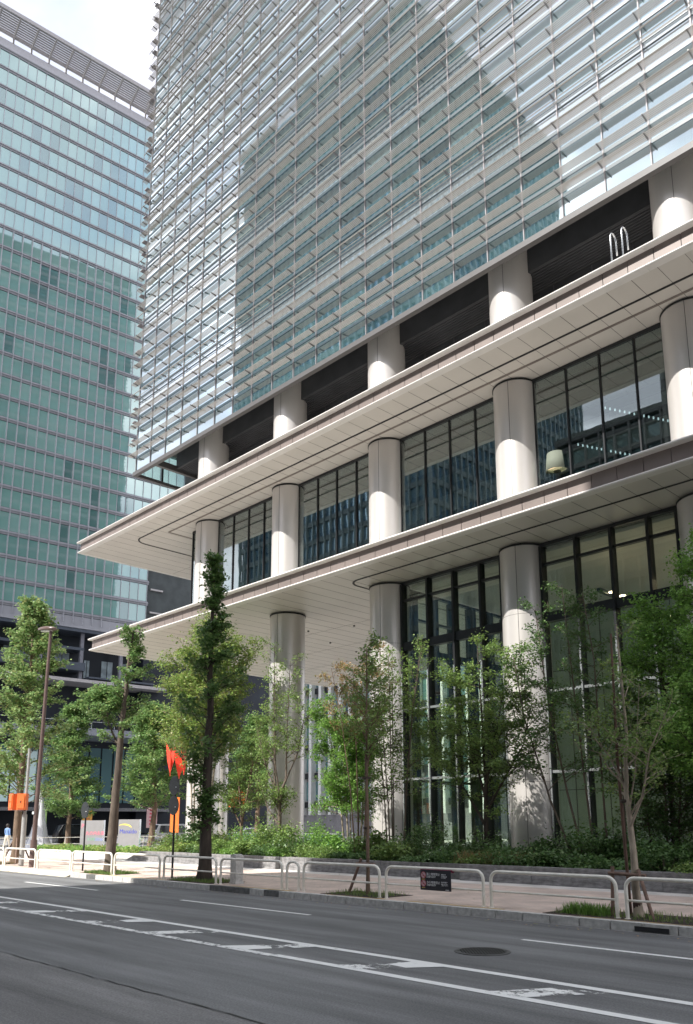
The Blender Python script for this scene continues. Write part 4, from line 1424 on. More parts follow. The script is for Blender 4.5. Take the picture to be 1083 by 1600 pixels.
for f in range(NF):
    for i in range(nS):
        s0 = S0 + MS * i
        if f < 6 and s0 + MS > 64.2: continue
        q = px(*lp_(s0 + MS / 2, 0, Z0 + FH * (f + 0.5)))
        on = q is not None and 0 < q[0] < 240 and q[1] > 0
        frs.append((0 if on else 1, f, -s0 if False else s0, f, i))
frs.sort()
stuffb = MB()
for n, (v, _f_, _s, f, i) in enumerate(frs):
    s0 = S0 + MS * i
    za, zb = Z0 + FH * f + 0.75, Z0 + FH * (f + 1) - 0.12
    bb = MB() if n < 100 else stuffb
    e = [rg.uniform(-0.006, 0.006) for _ in range(3)]
    P = [lp_(s0 + 0.02, e[0], za), lp_(s0 + MS - 0.02, e[1], za), lp_(s0 + MS - 0.02, e[1] + e[2], zb), lp_(s0 + 0.02, e[0] + e[2], zb)]
    bb.prism(P, -NN * 0.05)
    if n < 100: bb.build('window', M['cyan_glass'], lbld, origin=lp_(s0, 0, za))
tag(stuffb.build('window', M['cyan_glass'], lbld), kind='stuff')
band = mat('grey floor band', (0.36, 0.36, 0.39), 0.45, var=0.06, scale=0.3)
bandd = mat('dark band joint', (0.07, 0.08, 0.09), 0.5)
b, b2 = MB(), MB()
for f in range(NF + 1):
    send = 64.2 if f < 6 else 84
    z = Z0 + FH * f
    lbox(b, 10, send, -0.4, 0.10, z - 0.02, z + 0.68)
    lbox(b2, 10, send, -0.3, 0.04, z + 0.681, z + 0.75)
    lbox(b2, 10, send, -0.3, 0.05, z - 0.11, z - 0.021)
    lbox(b, 10, send, 0.11, 0.30, z + 0.30, z + 0.36)
lbox(b, 10, 64.2, -0.4, 0.12, Z0 - 2.2, Z0 - 0.14)
b.build('floor_band', band, lbld)
b2.build('band_joint', bandd, lbld)
finm = mat('pale grey mullion', (0.45, 0.45, 0.48), 0.4, metal=0.3)
b = MB()
for i in range(nS + 1):
    s = S0 + MS * i
    z0 = Z0 - 2 if s < 64.3 else Z0 + FH * 6
    thin = 0.035
    lbox(b, s - thin, s + thin, 0.0, 0.14, z0, Z0 + FH * NF)
tag(b.build('mullion', finm, lbld), kind='stuff')
b = MB()
for i in range(29):
    s = S0 + MS * i
    if s < 56: lbox(b, s - 0.05, s + 0.05, 0.30, 0.52, Z0 - 1.5, Z0 + FH * 17)
tag(b.build('outer_fin', finm, lbld), kind='stuff')
# parapet, roof louvre on struts
ZR = Z0 + FH * (NF + 0) + 0.7
b = MB()
lbox(b, 10, 84, -0.4, 0.1, ZR, ZR + 1.7)
b.build('parapet', mat('pale lilac parapet', (0.62, 0.61, 0.66), 0.5, var=0.05), lbld)
lv = mat('brown grey roof louvre', (0.38, 0.36, 0.36), 0.5, var=0.1)
b = MB()
for k in range(9):
    o = 0.4 + 0.42 * k
    lbox(b, 8, 84, o, o + 0.33, ZR + 3.0 + 0.10 * k, ZR + 3.12 + 0.10 * k)
lbox(b, 8, 84, 4.2, 4.45, ZR + 3.6, ZR + 4.4)
lbox(b, 8, 84, 0.1, 0.3, ZR + 2.7, ZR + 3.1)
b.build('roof_louvre', lv, lbld)
for k in range(22):
    b = MB()
    s = 11.5 + 3.35 * k
    b.prism([lp_(s - 0.12, 0.2, ZR + 2.5), lp_(s - 0.12, 4.3, ZR + 3.5), lp_(s - 0.12, 4.3, ZR + 3.9), lp_(s - 0.12, 0.2, ZR + 3.3)], DR * 0.24)
    lbox(b, s - 0.15, s + 0.15, -0.1, 0.25, ZR + 1.6, ZR + 3.3)
    b.build('roof_strut', lv, lbld)
# lower dark levels
dk = mat('dark glass and steel', (0.020, 0.025, 0.033), 0.5, spec=0.3, var=0.3, scale=0.15)
dk2 = mat('slate beam', (0.075, 0.09, 0.115), 0.4, var=0.1)
palel = mat('pale ledge', (0.50, 0.47, 0.46), 0.5, var=0.08)
lowp = MB()
lbox(lowp, 5, 80, -40, -4.0, 0, 36)
lowp.build('lower_wall', dk, lbld)
b = MB()
lbox(b, 8, 80, -4, 0.0, 35.2, 35.75)
b.build('overhang', dk2, lbld)
b = MB()
lbox(b, 8, 53, -4, -1.0, 32.1, 32.6)
lbox(b, 30, 53, -4, 0.0, 28.3, 29.7)
lbox(b, 8, 44, -4, 0.0, 29.0, 30.3)
lbox(b, 53.5, 66, -4, 0.6, 27.0, 27.3)
b.build('slate_beam', dk2, lbld)
b = MB()
lbox(b, 30, 68, -4, 1.5, 26.0, 26.55)
b.build('pale_ledge', palel, lbld)
plm = mat('slate pillar', (0.22, 0.22, 0.25), 0.5)
for s, z0, z1 in ((45.4, 26.6, 36), (52.6, 26.6, 36), (38, 26.6, 36), (60, 26.6, 36)):
    b = MB()
    lbox(b, s - 0.3, s + 0.3, -1.6, -1.0, z0, z1)
    b.build('pillar', plm, lbld)
wmat = mat('window curtain', (0.30, 0.36, 0.38), 0.5, var=0.3, scale=1)
for s0, s1, z0, z1 in ((47.0, 48.4, 29.9, 32.0), (48.8, 51.4, 29.9, 32.0), (54.2, 55.2, 27.6, 31), (57.5, 59.6, 27.6, 31.2), (61, 63.5, 27.6, 31.2), (40, 43.5, 30.5, 32.0), (35, 38, 30.5, 32.0)):
    bb = MB()
    lbox(bb, s0, s1, -3.99, -3.9, z0, z1)
    o = bb.build('low_window', wmat, lbld, origin=lp_(s0, 0, z0))
    bb = MB()
    lbox(bb, (s0 + s1) / 2 - 0.05, (s0 + s1) / 2 + 0.05, -3.89, -3.85, z0, z1)
    bb.build('window_bar', M['dark_metal'], o)
b = MB()
b.prism([lp_(36, 0, 18.3), lp_(36, 7, 17.2), lp_(36, 7, 16.3), lp_(36, 0, 16.0)], DR * 32)
b.build('entrance_canopy', mat('grey canopy glass', (0.32, 0.33, 0.36), 0.4, var=0.1), lbld)
b = MB()
for k in range(9):
    lbox(b, 36 + 4 * k - 0.06, 36 + 4 * k + 0.06, 6.9, 7.1, 17.2, 18.6)
lbox(b, 36, 68, 6.95, 7.05, 18.5, 18.6)
b.build('canopy_rail', M['silver'], lbld)
b = MB()
for k in range(12):
    bb = MB()
    lbox(bb, 40 + 2.2 * k, 41.9 + 2.2 * k, -1.6, -1.4, 5.5, 15)
    bb.build('lower_glazing', bpy.data.materials.get('teal low glass') or glass_mirror('teal low glass', (0.10, 0.20, 0.21), (0.7, 0.85, 0.85), 0.15, 0.02, 0.3), lbld, origin=lp_(40 + 2.2 * k, 0, 5.5))
lbox(b, 36, 70, -3.9, -1.65, 4.6, 16)
b.build('lower_backing', dk, lbld)
b = MB()
lbox(b, 36, 70, -2.0, 2.0, 4.0, 4.55)
b.build('pale_ledge', M['stone'], lbld)

# dark block beside it
dkb = thing('dark_side_block', 'dark steel and glass block between the green office block and the canopies', 'building', lp_(70, -2, 0))
b = MB()
lbox(b, 64.4, 96, -40, -1.2, 0.2, 62)
b.build('wall', dk, dkb)
for (s0, z0) in ((64.9, 45.7), (64.9, 41.2), (64.9, 50.3), (64.9, 54.8)):
    bb = MB()
    lbox(bb, s0, s0 + 2.3, -1.19, -1.0, z0, z0 + 2.9)
    o = bb.build('window', bpy.data.materials['teal low glass'], dkb, origin=lp_(s0, 0, z0))
    bb = MB()
    lbox(bb, s0 - 0.1, s0 + 2.4, -0.99, -0.2, z0 - 0.4, z0 - 0.1)
    bb.build('sill', palel, o)
MB().tube([lp_(68.3, -0.8, 56), lp_(67.0, -0.8, 43)], 0.14, 8).build('strut', palel, dkb)
for k in range(6):
    bb = MB()
    lbox(bb, 69.5 + 3 * k, 72.1 + 3 * k, -1.19, -1.1, 40, 61)
    bb.build('window', M['glass2f'], dkb, origin=lp_(69.5 + 3 * k, 0, 40))

# building with white fins behind the plaza
wf = thing('white_finned_building', 'grey building with white vertical fins seen through the plaza', 'building', (-73, 78, 0))
MB().box(-90, -56, 78, 95, 0, 34).build('wall', mat('grey wall', (0.25, 0.24, 0.25), 0.6), wf)
for k in range(17):
    x = -89.5 + 2 * k
    MB().box(x, x + 0.55, 77.0, 77.99, 3, 33.9).build('fin', M['white'], wf, origin=(x, 77.5, 3))
for z in range(4, 33, 4):
    MB().box(-90, -56, 77.6, 77.98, z, z + 0.8).build('floor_band', M['dark_metal'], wf)
    MB().box(-89.9, -56.1, 77.9, 77.97, z + 1, z + 3.6).build('window', bpy.data.materials['teal low glass'], wf)

# ================================================================== BUILDINGS ACROSS THE STREET (seen in the glass)
def opp(name, label, x0, x1, y0, y1, h, wallc, bay, fl, gl):
    t = thing(name, label, 'building', ((x0 + x1) / 2, (y0 + y1) / 2, 0))
    wm = mat(name + ' wall', wallc, 0.7, var=0.08, scale=0.1)
    MB().box(x0 + 0.4, x1 - 0.4, y0 + 0.4, y1 - 0.4, 0.16, h - 0.1).build('glazing', gl, t)
    b = MB()
    z = 0.3
    while z < h:
        b.box(x0, x1, y0, y1, z, min(h, z + 1.1))
        z += fl
    b.build('floor_band', wm, t)
    b = MB()
    x = x0
    while x <= x1:
        for yy in (y1 - 0.1, y0 + 0.1):
            b.box(x - 0.16, x + 0.16, yy - 0.35, yy + 0.35, 0.3, h)
        x += bay
    y = y0
    while y <= y1:
        for xx in (x0 + 0.1, x1 - 0.1):
            b.box(xx - 0.35, xx + 0.35, y - 0.16, y + 0.16, 0.3, h)
        y += bay
    b.build('pier', mat(name + ' pier', tuple(min(0.9, c * 1.3) for c in wallc), 0.6, var=0.05), t)
    MB().box(x0 - 0.3, x1 + 0.3, y0 - 0.3, y1 + 0.3, h, h + 1.2).build('roof', wm, t)
    return t
g_blue = glass_mirror('blue office glass', (0.06, 0.12, 0.18), (0.6, 0.8, 0.95), 0.25, 0.01, 0.3, [(0.10, 0.18, 0.26)])
g_dk = glass_mirror('dark office glass', (0.03, 0.045, 0.05), (0.6, 0.8, 0.8), 0.12, 0.03, 0.3)
opp('glass_tower_opposite', 'blue glass tower across the street mirrored in the sunshade facade', -155, -94.5, -119, -60, 175, (0.13, 0.165, 0.175), 1.9, 4.1, g_blue)
opp('brown_block_opposite', 'dark office block across the street mirrored in the second floor glass', -79, -52, -105, -80, 74, (0.10, 0.10, 0.10), 3.0, 4.0, g_dk)
opp('grey_block_opposite', 'grey office block directly across the street, casting the shade on the road', -28, -19.2, -34, -12, 41, (0.16, 0.16, 0.16), 3.0, 4.0, g_dk)
opp('tall_grey_block_opposite', 'taller grey office block across the street on the right', -19, 45, -36, -12, 51.5, (0.14, 0.15, 0.15), 3.2, 4.0, g_dk)
# ================================================================== VEGETATION
M['bark_dark'] = mat('dark bark', (0.055, 0.042, 0.032), 0.9, bump=0.9, bscale=30, var=0.35, scale=8, stretch=(1, 1, 0.25))
M['bark_brown'] = mat('brown bark', (0.16, 0.11, 0.075), 0.9, bump=0.9, bscale=30, var=0.3, scale=8, stretch=(1, 1, 0.25))
M['bark_pale'] = mat('pale mottled bark', (0.30, 0.25, 0.19), 0.85, bump=0.4, bscale=30, var=0.35, scale=7, stretch=(1, 1, 0.4))
M['bark_mid'] = mat('grey brown bark', (0.11, 0.085, 0.065), 0.9, bump=0.5, bscale=30, var=0.3, scale=8, stretch=(1, 1, 0.3))
M['leaf_ginkgo'] = leafmat('ginkgo leaf', [(0.095, 0.199, 0.058), (0.141, 0.260, 0.075), (0.205, 0.321, 0.091), (0.114, 0.229, 0.066), (0.306, 0.367, 0.124)])
M['leaf_ginkgo_y'] = leafmat('yellowing ginkgo leaf', [(0.141, 0.260, 0.082), (0.218, 0.336, 0.115), (0.306, 0.413, 0.148), (0.154, 0.290, 0.082), (0.383, 0.367, 0.148)])
M['leaf_dark'] = leafmat('dark leaf', [(0.052, 0.120, 0.036), (0.096, 0.181, 0.051), (0.070, 0.146, 0.039), (0.140, 0.224, 0.064)], 0.25)
M['leaf_gk'] = leafmat('deep green ginkgo leaf', [(0.06, 0.13, 0.035), (0.10, 0.19, 0.05), (0.075, 0.155, 0.04), (0.16, 0.24, 0.07)], 0.35)
M['leaf_mid'] = leafmat('mid green leaf', [(0.104, 0.187, 0.049), (0.160, 0.265, 0.066), (0.239, 0.328, 0.082), (0.119, 0.211, 0.049)])
M['leaf_yel'] = leafmat('yellow green leaf', [(0.141, 0.245, 0.049), (0.205, 0.321, 0.066), (0.282, 0.352, 0.082), (0.114, 0.214, 0.049), (0.332, 0.306, 0.099)])
M['leaf_bright'] = leafmat('bright green leaf', [(0.096, 0.203, 0.042), (0.160, 0.312, 0.058), (0.239, 0.437, 0.075), (0.080, 0.156, 0.042)], 0.42)
M['leaf_rust'] = leafmat('rusty leaf', [(0.256, 0.187, 0.082), (0.352, 0.203, 0.099), (0.207, 0.218, 0.082), (0.319, 0.281, 0.115)])
M['leaf_maple'] = leafmat('fresh maple leaf', [(0.097, 0.222, 0.042), (0.162, 0.317, 0.059), (0.242, 0.427, 0.084), (0.114, 0.238, 0.050)], 0.35)

DENS = 1.0
def leafquads(rng, C, size, up=0.5, fold=0.25, aspect=0.8):
    """kite shaped leaves at centres C (N,3), normals biased upwards"""
    n = len(C)
    nr = rng.normal(size=(n, 3))
    nr[:, 2] = np.abs(nr[:, 2]) + up * 1.5
    nr /= np.linalg.norm(nr, axis=1)[:, None]
    t = rng.normal(size=(n, 3))
    t -= nr * (t * nr).sum(1)[:, None]
    t /= np.linalg.norm(t, axis=1)[:, None]
    s = np.cross(nr, t)
    sz = size * rng.uniform(0.6, 1.25, size=(n, 1))
    a = C - t * sz * 0.5
    c = C + t * sz * 0.5
    b = C + s * sz * aspect * 0.5 + nr * sz * fold * 0.4 + t * sz * 0.08
    d = C - s * sz * aspect * 0.5 + nr * sz * fold * 0.4 + t * sz * 0.08
    return np.stack([a, b, c, d], axis=1)

def bez(p0, p1, bow, k=6):
    p0, p1, bow = Vector(p0), Vector(p1), Vector(bow)
    return [p0.lerp(p1, i / k) + bow * math.sin(math.pi * i / k) for i in range(k + 1)]

def make_tree(name, label, base, stems, bark, leaf, seed, nb=30, t0=0.3, blen=(1.0, 0.3), rise=(0.5, 0.9), twigs=5, tl=0.4, per=26, lsize=0.08, spread=0.10, up=0.5, group=None, bare=0.0, lfn=None, cat='tree', droop=0.0, r_b=0.022, subtl=None, parts=True, azr=None):
    """stems: list of (points relative to base, r0, r1). Branches leave each stem above fraction t0;
    twigs leave each branch; leaves sit in loose clumps along the twigs."""
    rng = np.random.default_rng(seed)
    rr = random.Random(seed)
    t = thing(name, label, cat, base, group)
    B = Vector(base)
    tb = MB()
    bb = MB()
    cl = []
    for (pts, r0, r1) in stems:
        P = [B + Vector(p) for p in pts]
        # smooth the polyline with small wobble
        Q = []
        for i in range(len(P) - 1):
            for k in range(4):
                Q.append(P[i].lerp(P[i + 1], k / 4) + Vector((rr.uniform(-1, 1), rr.uniform(-1, 1), 0)) * r0 * 0.12)
        Q.append(P[-1])
        nq = len(Q)
        rad = [r0 + (r1 - r0) * (i / (nq - 1)) ** 0.8 for i in range(nq)]
        rad[0] *= 1.2
        tb.tube(Q, rad, 10 if r0 > 0.05 else 6)
        for k in range(nb):
            u = t0 + (1 - t0) * ((k + rr.random()) / nb)
            if lfn: Lb = lfn((u - t0) / (1 - t0)) * rr.uniform(0.75, 1.2)
            else: Lb = (blen[0] + (blen[1] - blen[0]) * (u - t0) / (1 - t0)) * rr.uniform(0.6, 1.25)
            f = u * (nq - 1)
            i = min(int(f), nq - 2)
            p0 = Q[i].lerp(Q[i + 1], f - i)
            az = rr.uniform(0, 2 * math.pi) if azr is None else rr.uniform(*azr)
            el = rr.uniform(*rise)
            d = Vector((math.cos(az) * math.cos(el), math.sin(az) * math.cos(el), math.sin(el)))
            p1 = p0 + d * Lb
            br = bez(p0, p1, Vector((rr.uniform(-1, 1), rr.uniform(-1, 1), rr.uniform(-0.3, 0.9) - droop * 2)) * Lb * 0.10)
            bb.tube(br, [max(0.004, min(rad[i] * 0.6, r_b) * (1 - 0.75 * j / 6)) for j in range(7)], 5, cap=False)
            if rr.random() < bare: continue
            for j in range(twigs):
                v = 0.22 + 0.78 * (j + rr.random()) / twigs
                g = v * 6
                ii = min(int(g), 5)
                q0 = br[ii].lerp(br[ii + 1], g - ii)
                td = Vector((rr.gauss(0, 1), rr.gauss(0, 1), rr.gauss(0.25, 0.6))) + d * 1.1
                td.normalize()
                Lt = tl * rr.uniform(0.5, 1.3) * (1.15 - 0.5 * v)
                q1 = q0 + td * Lt
                if Lt > 0.12: bb.tube([q0, q0.lerp(q1, 0.5) + Vector((0, 0, 0.03)), q1], [0.006, 0.004, 0.002], 3, cap=False)
                m_ = max(3, int(per * 1.75 * rr.uniform(0.5, 1.4)))
                w = rng.uniform(0.15, 1.1, size=(m_, 1))
                c = np.array(q0) + (np.array(q1) - np.array(q0)) * w + rng.normal(size=(m_, 3)) * spread * np.array([1, 1, 0.7])
                cl.append(c)
    tk = tb.build('trunk', bark, t, origin=base, smooth=True, auto=60)
    bb.build('branches', bark, t, origin=base, smooth=True, auto=60)
    C = np.concatenate(cl)
    if DENS > 1: C = np.concatenate([C, C[rng.random(len(C)) < DENS - 1] + rng.normal(size=(1, 3)) * 0.02 + 0.0])
    quads_object('crown', leafquads(rng, C, lsize, up=up), leaf, t, off=base)
    return t, len(C)

tot = 0
def T(*a, **k):
    global tot
    t, n = make_tree(*a, **k)
    tot += n
    return t

# ---- street ginkgos along the kerb
def gk(h, lo, w):
    return lambda u: w * (0.55 + 0.45 * math.sin(math.pi * min(1, u * 1.3 + 0.2))) * (1 - u) ** 0.75 + 0.22
T('ginkgo_tree', 'dark green ginkgo with trunk sprouting leaves, in the bed by two round signs', (-21.0, 14.4, 0.15),
  [([(0, 0, 0), (0.02, 0, 2), (0.0, 0, 5), (0.03, 0, 7.5), (0.0, 0, 10.0)], 0.215, 0.025)], M['bark_dark'], M['leaf_gk'], 11, nb=70, t0=0.17, rise=(0.15, 0.95), twigs=5, tl=0.30, per=15, lsize=0.12, spread=0.09,
  lfn=lambda u: 0.32 if u < 0.16 else 0.6 if u < 0.24 else 1.15 if u < 0.54 else 0.75 if u < 0.64 else 0.40 if u < 0.80 else 0.14, group='ginkgo street trees')
T('ginkgo_tree', 'slim leaning ginkgo with bare lower trunk and few boughs, left of the two round signs', (-26.7, 14.4, 0.15),
  [([(0, 0, 0), (0.06, 0, 1.8), (0.22, 0, 3.7), (0.36, 0, 5.6), (0.55, 0, 7.0), (0.80, 0, 8.5)], 0.20, 0.035),
   ([(0.3, 0, 4.2), (-0.3, -0.2, 5.2), (-0.6, -0.2, 6.3)], 0.05, 0.015)], M['bark_mid'], M['leaf_ginkgo'], 12, nb=22, t0=0.46, rise=(0.2, 0.9), twigs=5, tl=0.3, per=24, lsize=0.10, spread=0.09,
  lfn=lambda u: 1.0 if u < 0.5 else 1.0 - 1.5 * (u - 0.5), group='ginkgo street trees')
T('ginkgo_tree', 'full conical sunlit ginkgo with thick trunk at the left edge beside the signals', (-36.6, 15.2, 0.15),
  [([(-0.0, 0, 0), (0.0, 0, 3), (-0.02, 0, 6), (0.05, 0, 8.8), (0, 0, 11.6)], 0.21, 0.03)], M['bark_brown'], M['leaf_ginkgo_y'], 13, nb=115, t0=0.2, rise=(0.1, 0.75), twigs=6, tl=0.42, per=19, lsize=0.14, spread=0.11,
  lfn=lambda u: 2.5 * (1 - u) ** 0.75 + 0.28, group='ginkgo street trees')
T('ginkgo_tree', 'conical mid green ginkgo rising between the lamp post and the leaning trunk', (-62.0, 29.7, 0.15),
  [([(0, 0, 0), (0.1, 0, 3), (0, 0, 7), (0.15, 0, 11)], 0.24, 0.04)], M['bark_brown'], M['leaf_ginkgo'], 14, nb=110, t0=0.22, rise=(0.05, 0.7), twigs=6, tl=0.6, per=24, lsize=0.17, spread=0.16,
  lfn=lambda u: 2.9 * (1 - u) ** 0.8 * (1 if u > 0.08 else 0.7) + 0.3, group='ginkgo street trees')
T('ginkgo_tree', 'wide ginkgo with pale brown trunk behind the bicycle', (-57.0, 34.1, 0.15),
  [([(0, 0, 0), (0.1, 0.1, 3), (-0.1, 0, 7), (-0.1, 0, 10.5)], 0.27, 0.05)], M['bark_brown'], M['leaf_ginkgo'], 15, nb=110, t0=0.27, rise=(0.05, 0.8), twigs=6, tl=0.7, per=24, lsize=0.17, spread=0.18,
  lfn=lambda u: 3.1 * (1 - u) ** 0.6 + 0.4, group='ginkgo street trees')
T('ginkgo_tree', 'broad ginkgo partly hidden by the full conical one, farthest left', (-66.0, 20.5, 0.15),
  [([(0, 0, 0), (0.1, 0.1, 3), (-0.1, 0, 6), (-0.1, 0, 9)], 0.25, 0.05)], M['bark_brown'], M['leaf_ginkgo'], 16, nb=80, t0=0.3, rise=(0.05, 0.8), twigs=6, tl=0.6, per=20, lsize=0.17, spread=0.18,
  lfn=lambda u: 2.6 * (1 - u) ** 0.6 + 0.4, group='ginkgo street trees')
T('ginkgo_tree', 'ginkgo farther down the side street behind the multi stemmed tree', (-58.0, 45.0, 0.15),
  [([(0, 0, 0), (0.1, 0.1, 3), (-0.1, 0, 7), (-0.1, 0, 10.5)], 0.27, 0.05)], M['bark_brown'], M['leaf_ginkgo'], 17, nb=90, t0=0.3, rise=(0.05, 0.8), twigs=6, tl=0.7, per=20, lsize=0.20, spread=0.2,
  lfn=lambda u: 3.0 * (1 - u) ** 0.6 + 0.4, group='ginkgo street trees')

# ---- young propped street trees
T('young_tree', 'young tree with thin brown stem, rusty top leaves and a single stake', (-14.2, 14.4, 0.15),
  [([(0, 0, 0), (0.01, 0, 2), (-0.02, 0, 4), (0.02, 0, 6.0)], 0.05, 0.012)], M['bark_brown'], M['leaf_mid'], 21, nb=30, t0=0.52, rise=(0.4, 1.0), twigs=4, tl=0.28, per=11, lsize=0.075, spread=0.07,
  lfn=lambda u: 0.95 - 0.55 * u, group='young propped street trees')
T('young_tree', 'young pale barked tree with open curving limbs and wooden prop at right', (-7.42, 14.4, 0.15),
  [([(0.02, 0, 0), (0.0, 0, 1.1), (-0.06, 0, 2.2), (0.02, 0, 3.3), (-0.02, 0, 5.4)], 0.085, 0.014),
   ([(-0.04, 0, 1.55), (0.32, -0.15, 2.1), (0.55, -0.2, 2.9), (0.95, -0.25, 3.6)], 0.032, 0.008),
   ([(-0.03, 0, 2.2), (-0.4, 0.1, 2.9), (-0.95, 0.1, 3.6)], 0.028, 0.008),
   ([(-0.02, 0, 1.9), (0.1, 0.1, 2.6), (0.3, 0.1, 4.2)], 0.02, 0.005)], M['bark_pale'], M['leaf_mid'], 22, nb=12, t0=0.38, rise=(0.2, 1.0), twigs=4, tl=0.28, per=8, lsize=0.065, spread=0.07,
  lfn=lambda u: 0.75 - 0.35 * u, group='young propped street trees')

# ---- multi stemmed and single trees in the raised bed
def fan(n, seed, h, w, r0, lean=(0, 0), base_w=0.25):
    rr = random.Random(seed)
    st = []
    for k in range(n):
        a = 2 * math.pi * k / n + rr.uniform(-0.4, 0.4)
        hh = h * rr.uniform(0.8, 1.0)
        ww = w * rr.uniform(0.5, 1.1)
        bx, by = base_w * math.cos(a), base_w * 0.6 * math.sin(a)
        ex, ey = bx + ww * math.cos(a) + lean[0], by + ww * 0.7 * math.sin(a) + lean[1]
        st.append(([(bx, by, 0), (bx + (ex - bx) * 0.2, by + (ey - by) * 0.2, hh * 0.35), (bx + (ex - bx) * 0.55, by + (ey - by) * 0.55, hh * 0.7), (ex, ey, hh)], r0 * rr.uniform(0.7, 1.1), 0.010))
    return st
T('multi_stem_tree', 'tall pale multi stemmed tree with yellow green feathery crown below the canopy corner', (-33.4, 22.6, 0.5),
  fan(9, 31, 10.6, 1.7, 0.055, (0.2, 0), 0.4), M['bark_pale'], M['leaf_yel'], 31, nb=34, t0=0.40, rise=(0.3, 1.0), twigs=6, tl=0.45, per=17, lsize=0.115, spread=0.15, lfn=lambda u: 2.0 - 0.9 * u, group='trees in the raised bed')
T('multi_stem_tree', 'small tree with pale forked trunk and reddish tinged leaves left of the forked one', (-31.8, 23.8, 0.5),
  [([(0, 0, 0), (0.02, 0, 1.4), (-0.2, 0, 2.8), (-0.5, 0, 4.3)], 0.09, 0.02), ([(0.0, 0, 1.3), (0.4, 0, 2.6), (0.8, 0, 4.2)], 0.06, 0.02), ([(0.0, 0, 1.2), (-0.9, 0.1, 2.1), (-1.6, 0.1, 3.0)], 0.05, 0.015)], M['bark_brown'], M['leaf_mid'], 32, nb=20, t0=0.3, rise=(0.1, 0.9), twigs=5, tl=0.4, per=16, lsize=0.085, spread=0.1, lfn=lambda u: 1.1 - 0.5 * u, group='trees in the raised bed')
T('forked_tree', 'grey brown tree forking low into many fine upright limbs, in front of the free column', (-27.3, 22.4, 0.5),
  [([(0, 0, 0), (0.02, 0, 1.6), (0.0, 0, 2.2)], 0.10, 0.075),
   ([(0, 0, 2.1), (-0.35, 0, 3.1), (-0.45, 0.1, 4.8), (-0.55, 0, 7.4)], 0.06, 0.012), ([(0, 0, 2.1), (0.30, 0.1, 3.3), (0.42, 0, 4.9), (0.6, 0, 8.2)], 0.06, 0.012),
   ([(-0.2, 0, 2.6), (-1.0, 0, 3.8), (-1.7, 0, 5.6)], 0.045, 0.01), ([(0.2, 0, 2.8), (0.9, 0.2, 4.2), (1.5, 0.2, 6.4)], 0.045, 0.01), ([(0, 0, 2.4), (0.0, -0.3, 4.0), (0.0, -0.4, 8.9)], 0.05, 0.01),
   ([(0, 0, 1.2), (-0.7, -0.1, 2.0), (-1.4, 0, 3.2)], 0.035, 0.01)], M['bark_mid'], M['leaf_mid'], 33, nb=16, t0=0.42, rise=(0.3, 1.1), twigs=5, tl=0.38, per=10, lsize=0.085, spread=0.10, lfn=lambda u: 1.15 - 0.5 * u, group='trees in the raised bed')
T('multi_stem_tree', 'bright green small leaved tree on four pale slender stems', (-23.3, 22.8, 0.5),
  fan(5, 34, 6.4, 1.1, 0.045, (0, 0), 0.35), M['bark_pale'], M['leaf_bright'], 34, nb=34, t0=0.26, rise=(0.0, 0.9), twigs=6, tl=0.40, per=20, lsize=0.085, spread=0.10, lfn=lambda u: 1.15 - 0.5 * u, group='trees in the raised bed')
T('multi_stem_tree', 'slim dark stems with sparse leaves in front of the lobby corner column', (-20.3, 22.0, 0.5),
  fan(6, 35, 7.8, 0.9, 0.036, (0.15, 0), 0.35), M['bark_mid'], M['leaf_mid'], 35, nb=20, t0=0.28, rise=(0.3, 1.1), twigs=4, tl=0.3, per=8, lsize=0.085, spread=0.09, lfn=lambda u: 0.95 - 0.35 * u, group='trees in the raised bed')
T('slim_tree', 'slim tree with rust tinted top leaves left of the lobby corner column', (-21.9, 21.8, 0.5),
  fan(3, 36, 7.6, 1.2, 0.035, (-0.2, 0), 0.2), M['bark_brown'], M['leaf_rust'], 36, nb=18, t0=0.55, rise=(0.1, 0.8), twigs=4, tl=0.3, per=12, lsize=0.085, spread=0.09, lfn=lambda u: 1.1 - 0.5 * u, group='trees in the raised bed')
T('spreading_tree', 'dark trunked tree with layered spreading crown between the two lobby columns', (-16.7, 22.5, 0.5),
  [([(0, 0, 0), (0.0, 0, 1.2), (0.05, 0, 2.6), (0.0, 0, 4.2), (-0.1, 0, 7.6)], 0.12, 0.015),
   ([(0, 0, 1.2), (-0.8, 0, 2.4), (-1.9, 0, 3.6), (-2.5, 0, 5.2)], 0.05, 0.01), ([(0, 0, 1.6), (0.7, 0, 2.6), (1.6, 0, 3.8), (2.0, 0, 5.2)], 0.05, 0.01),
   ([(0, 0, 2.2), (-0.5, 0.1, 3.6), (-1.3, 0.1, 6.6)], 0.045, 0.01), ([(0, 0, 2.4), (0.6, -0.1, 4.0), (1.2, 0, 7.0)], 0.045, 0.01)], M['bark_dark'], M['leaf_mid'], 37, nb=32, t0=0.32, rise=(0.0, 0.8), twigs=5, tl=0.40, per=17, lsize=0.085, spread=0.10, lfn=lambda u: 1.35 - 0.6 * u, group='trees in the raised bed')
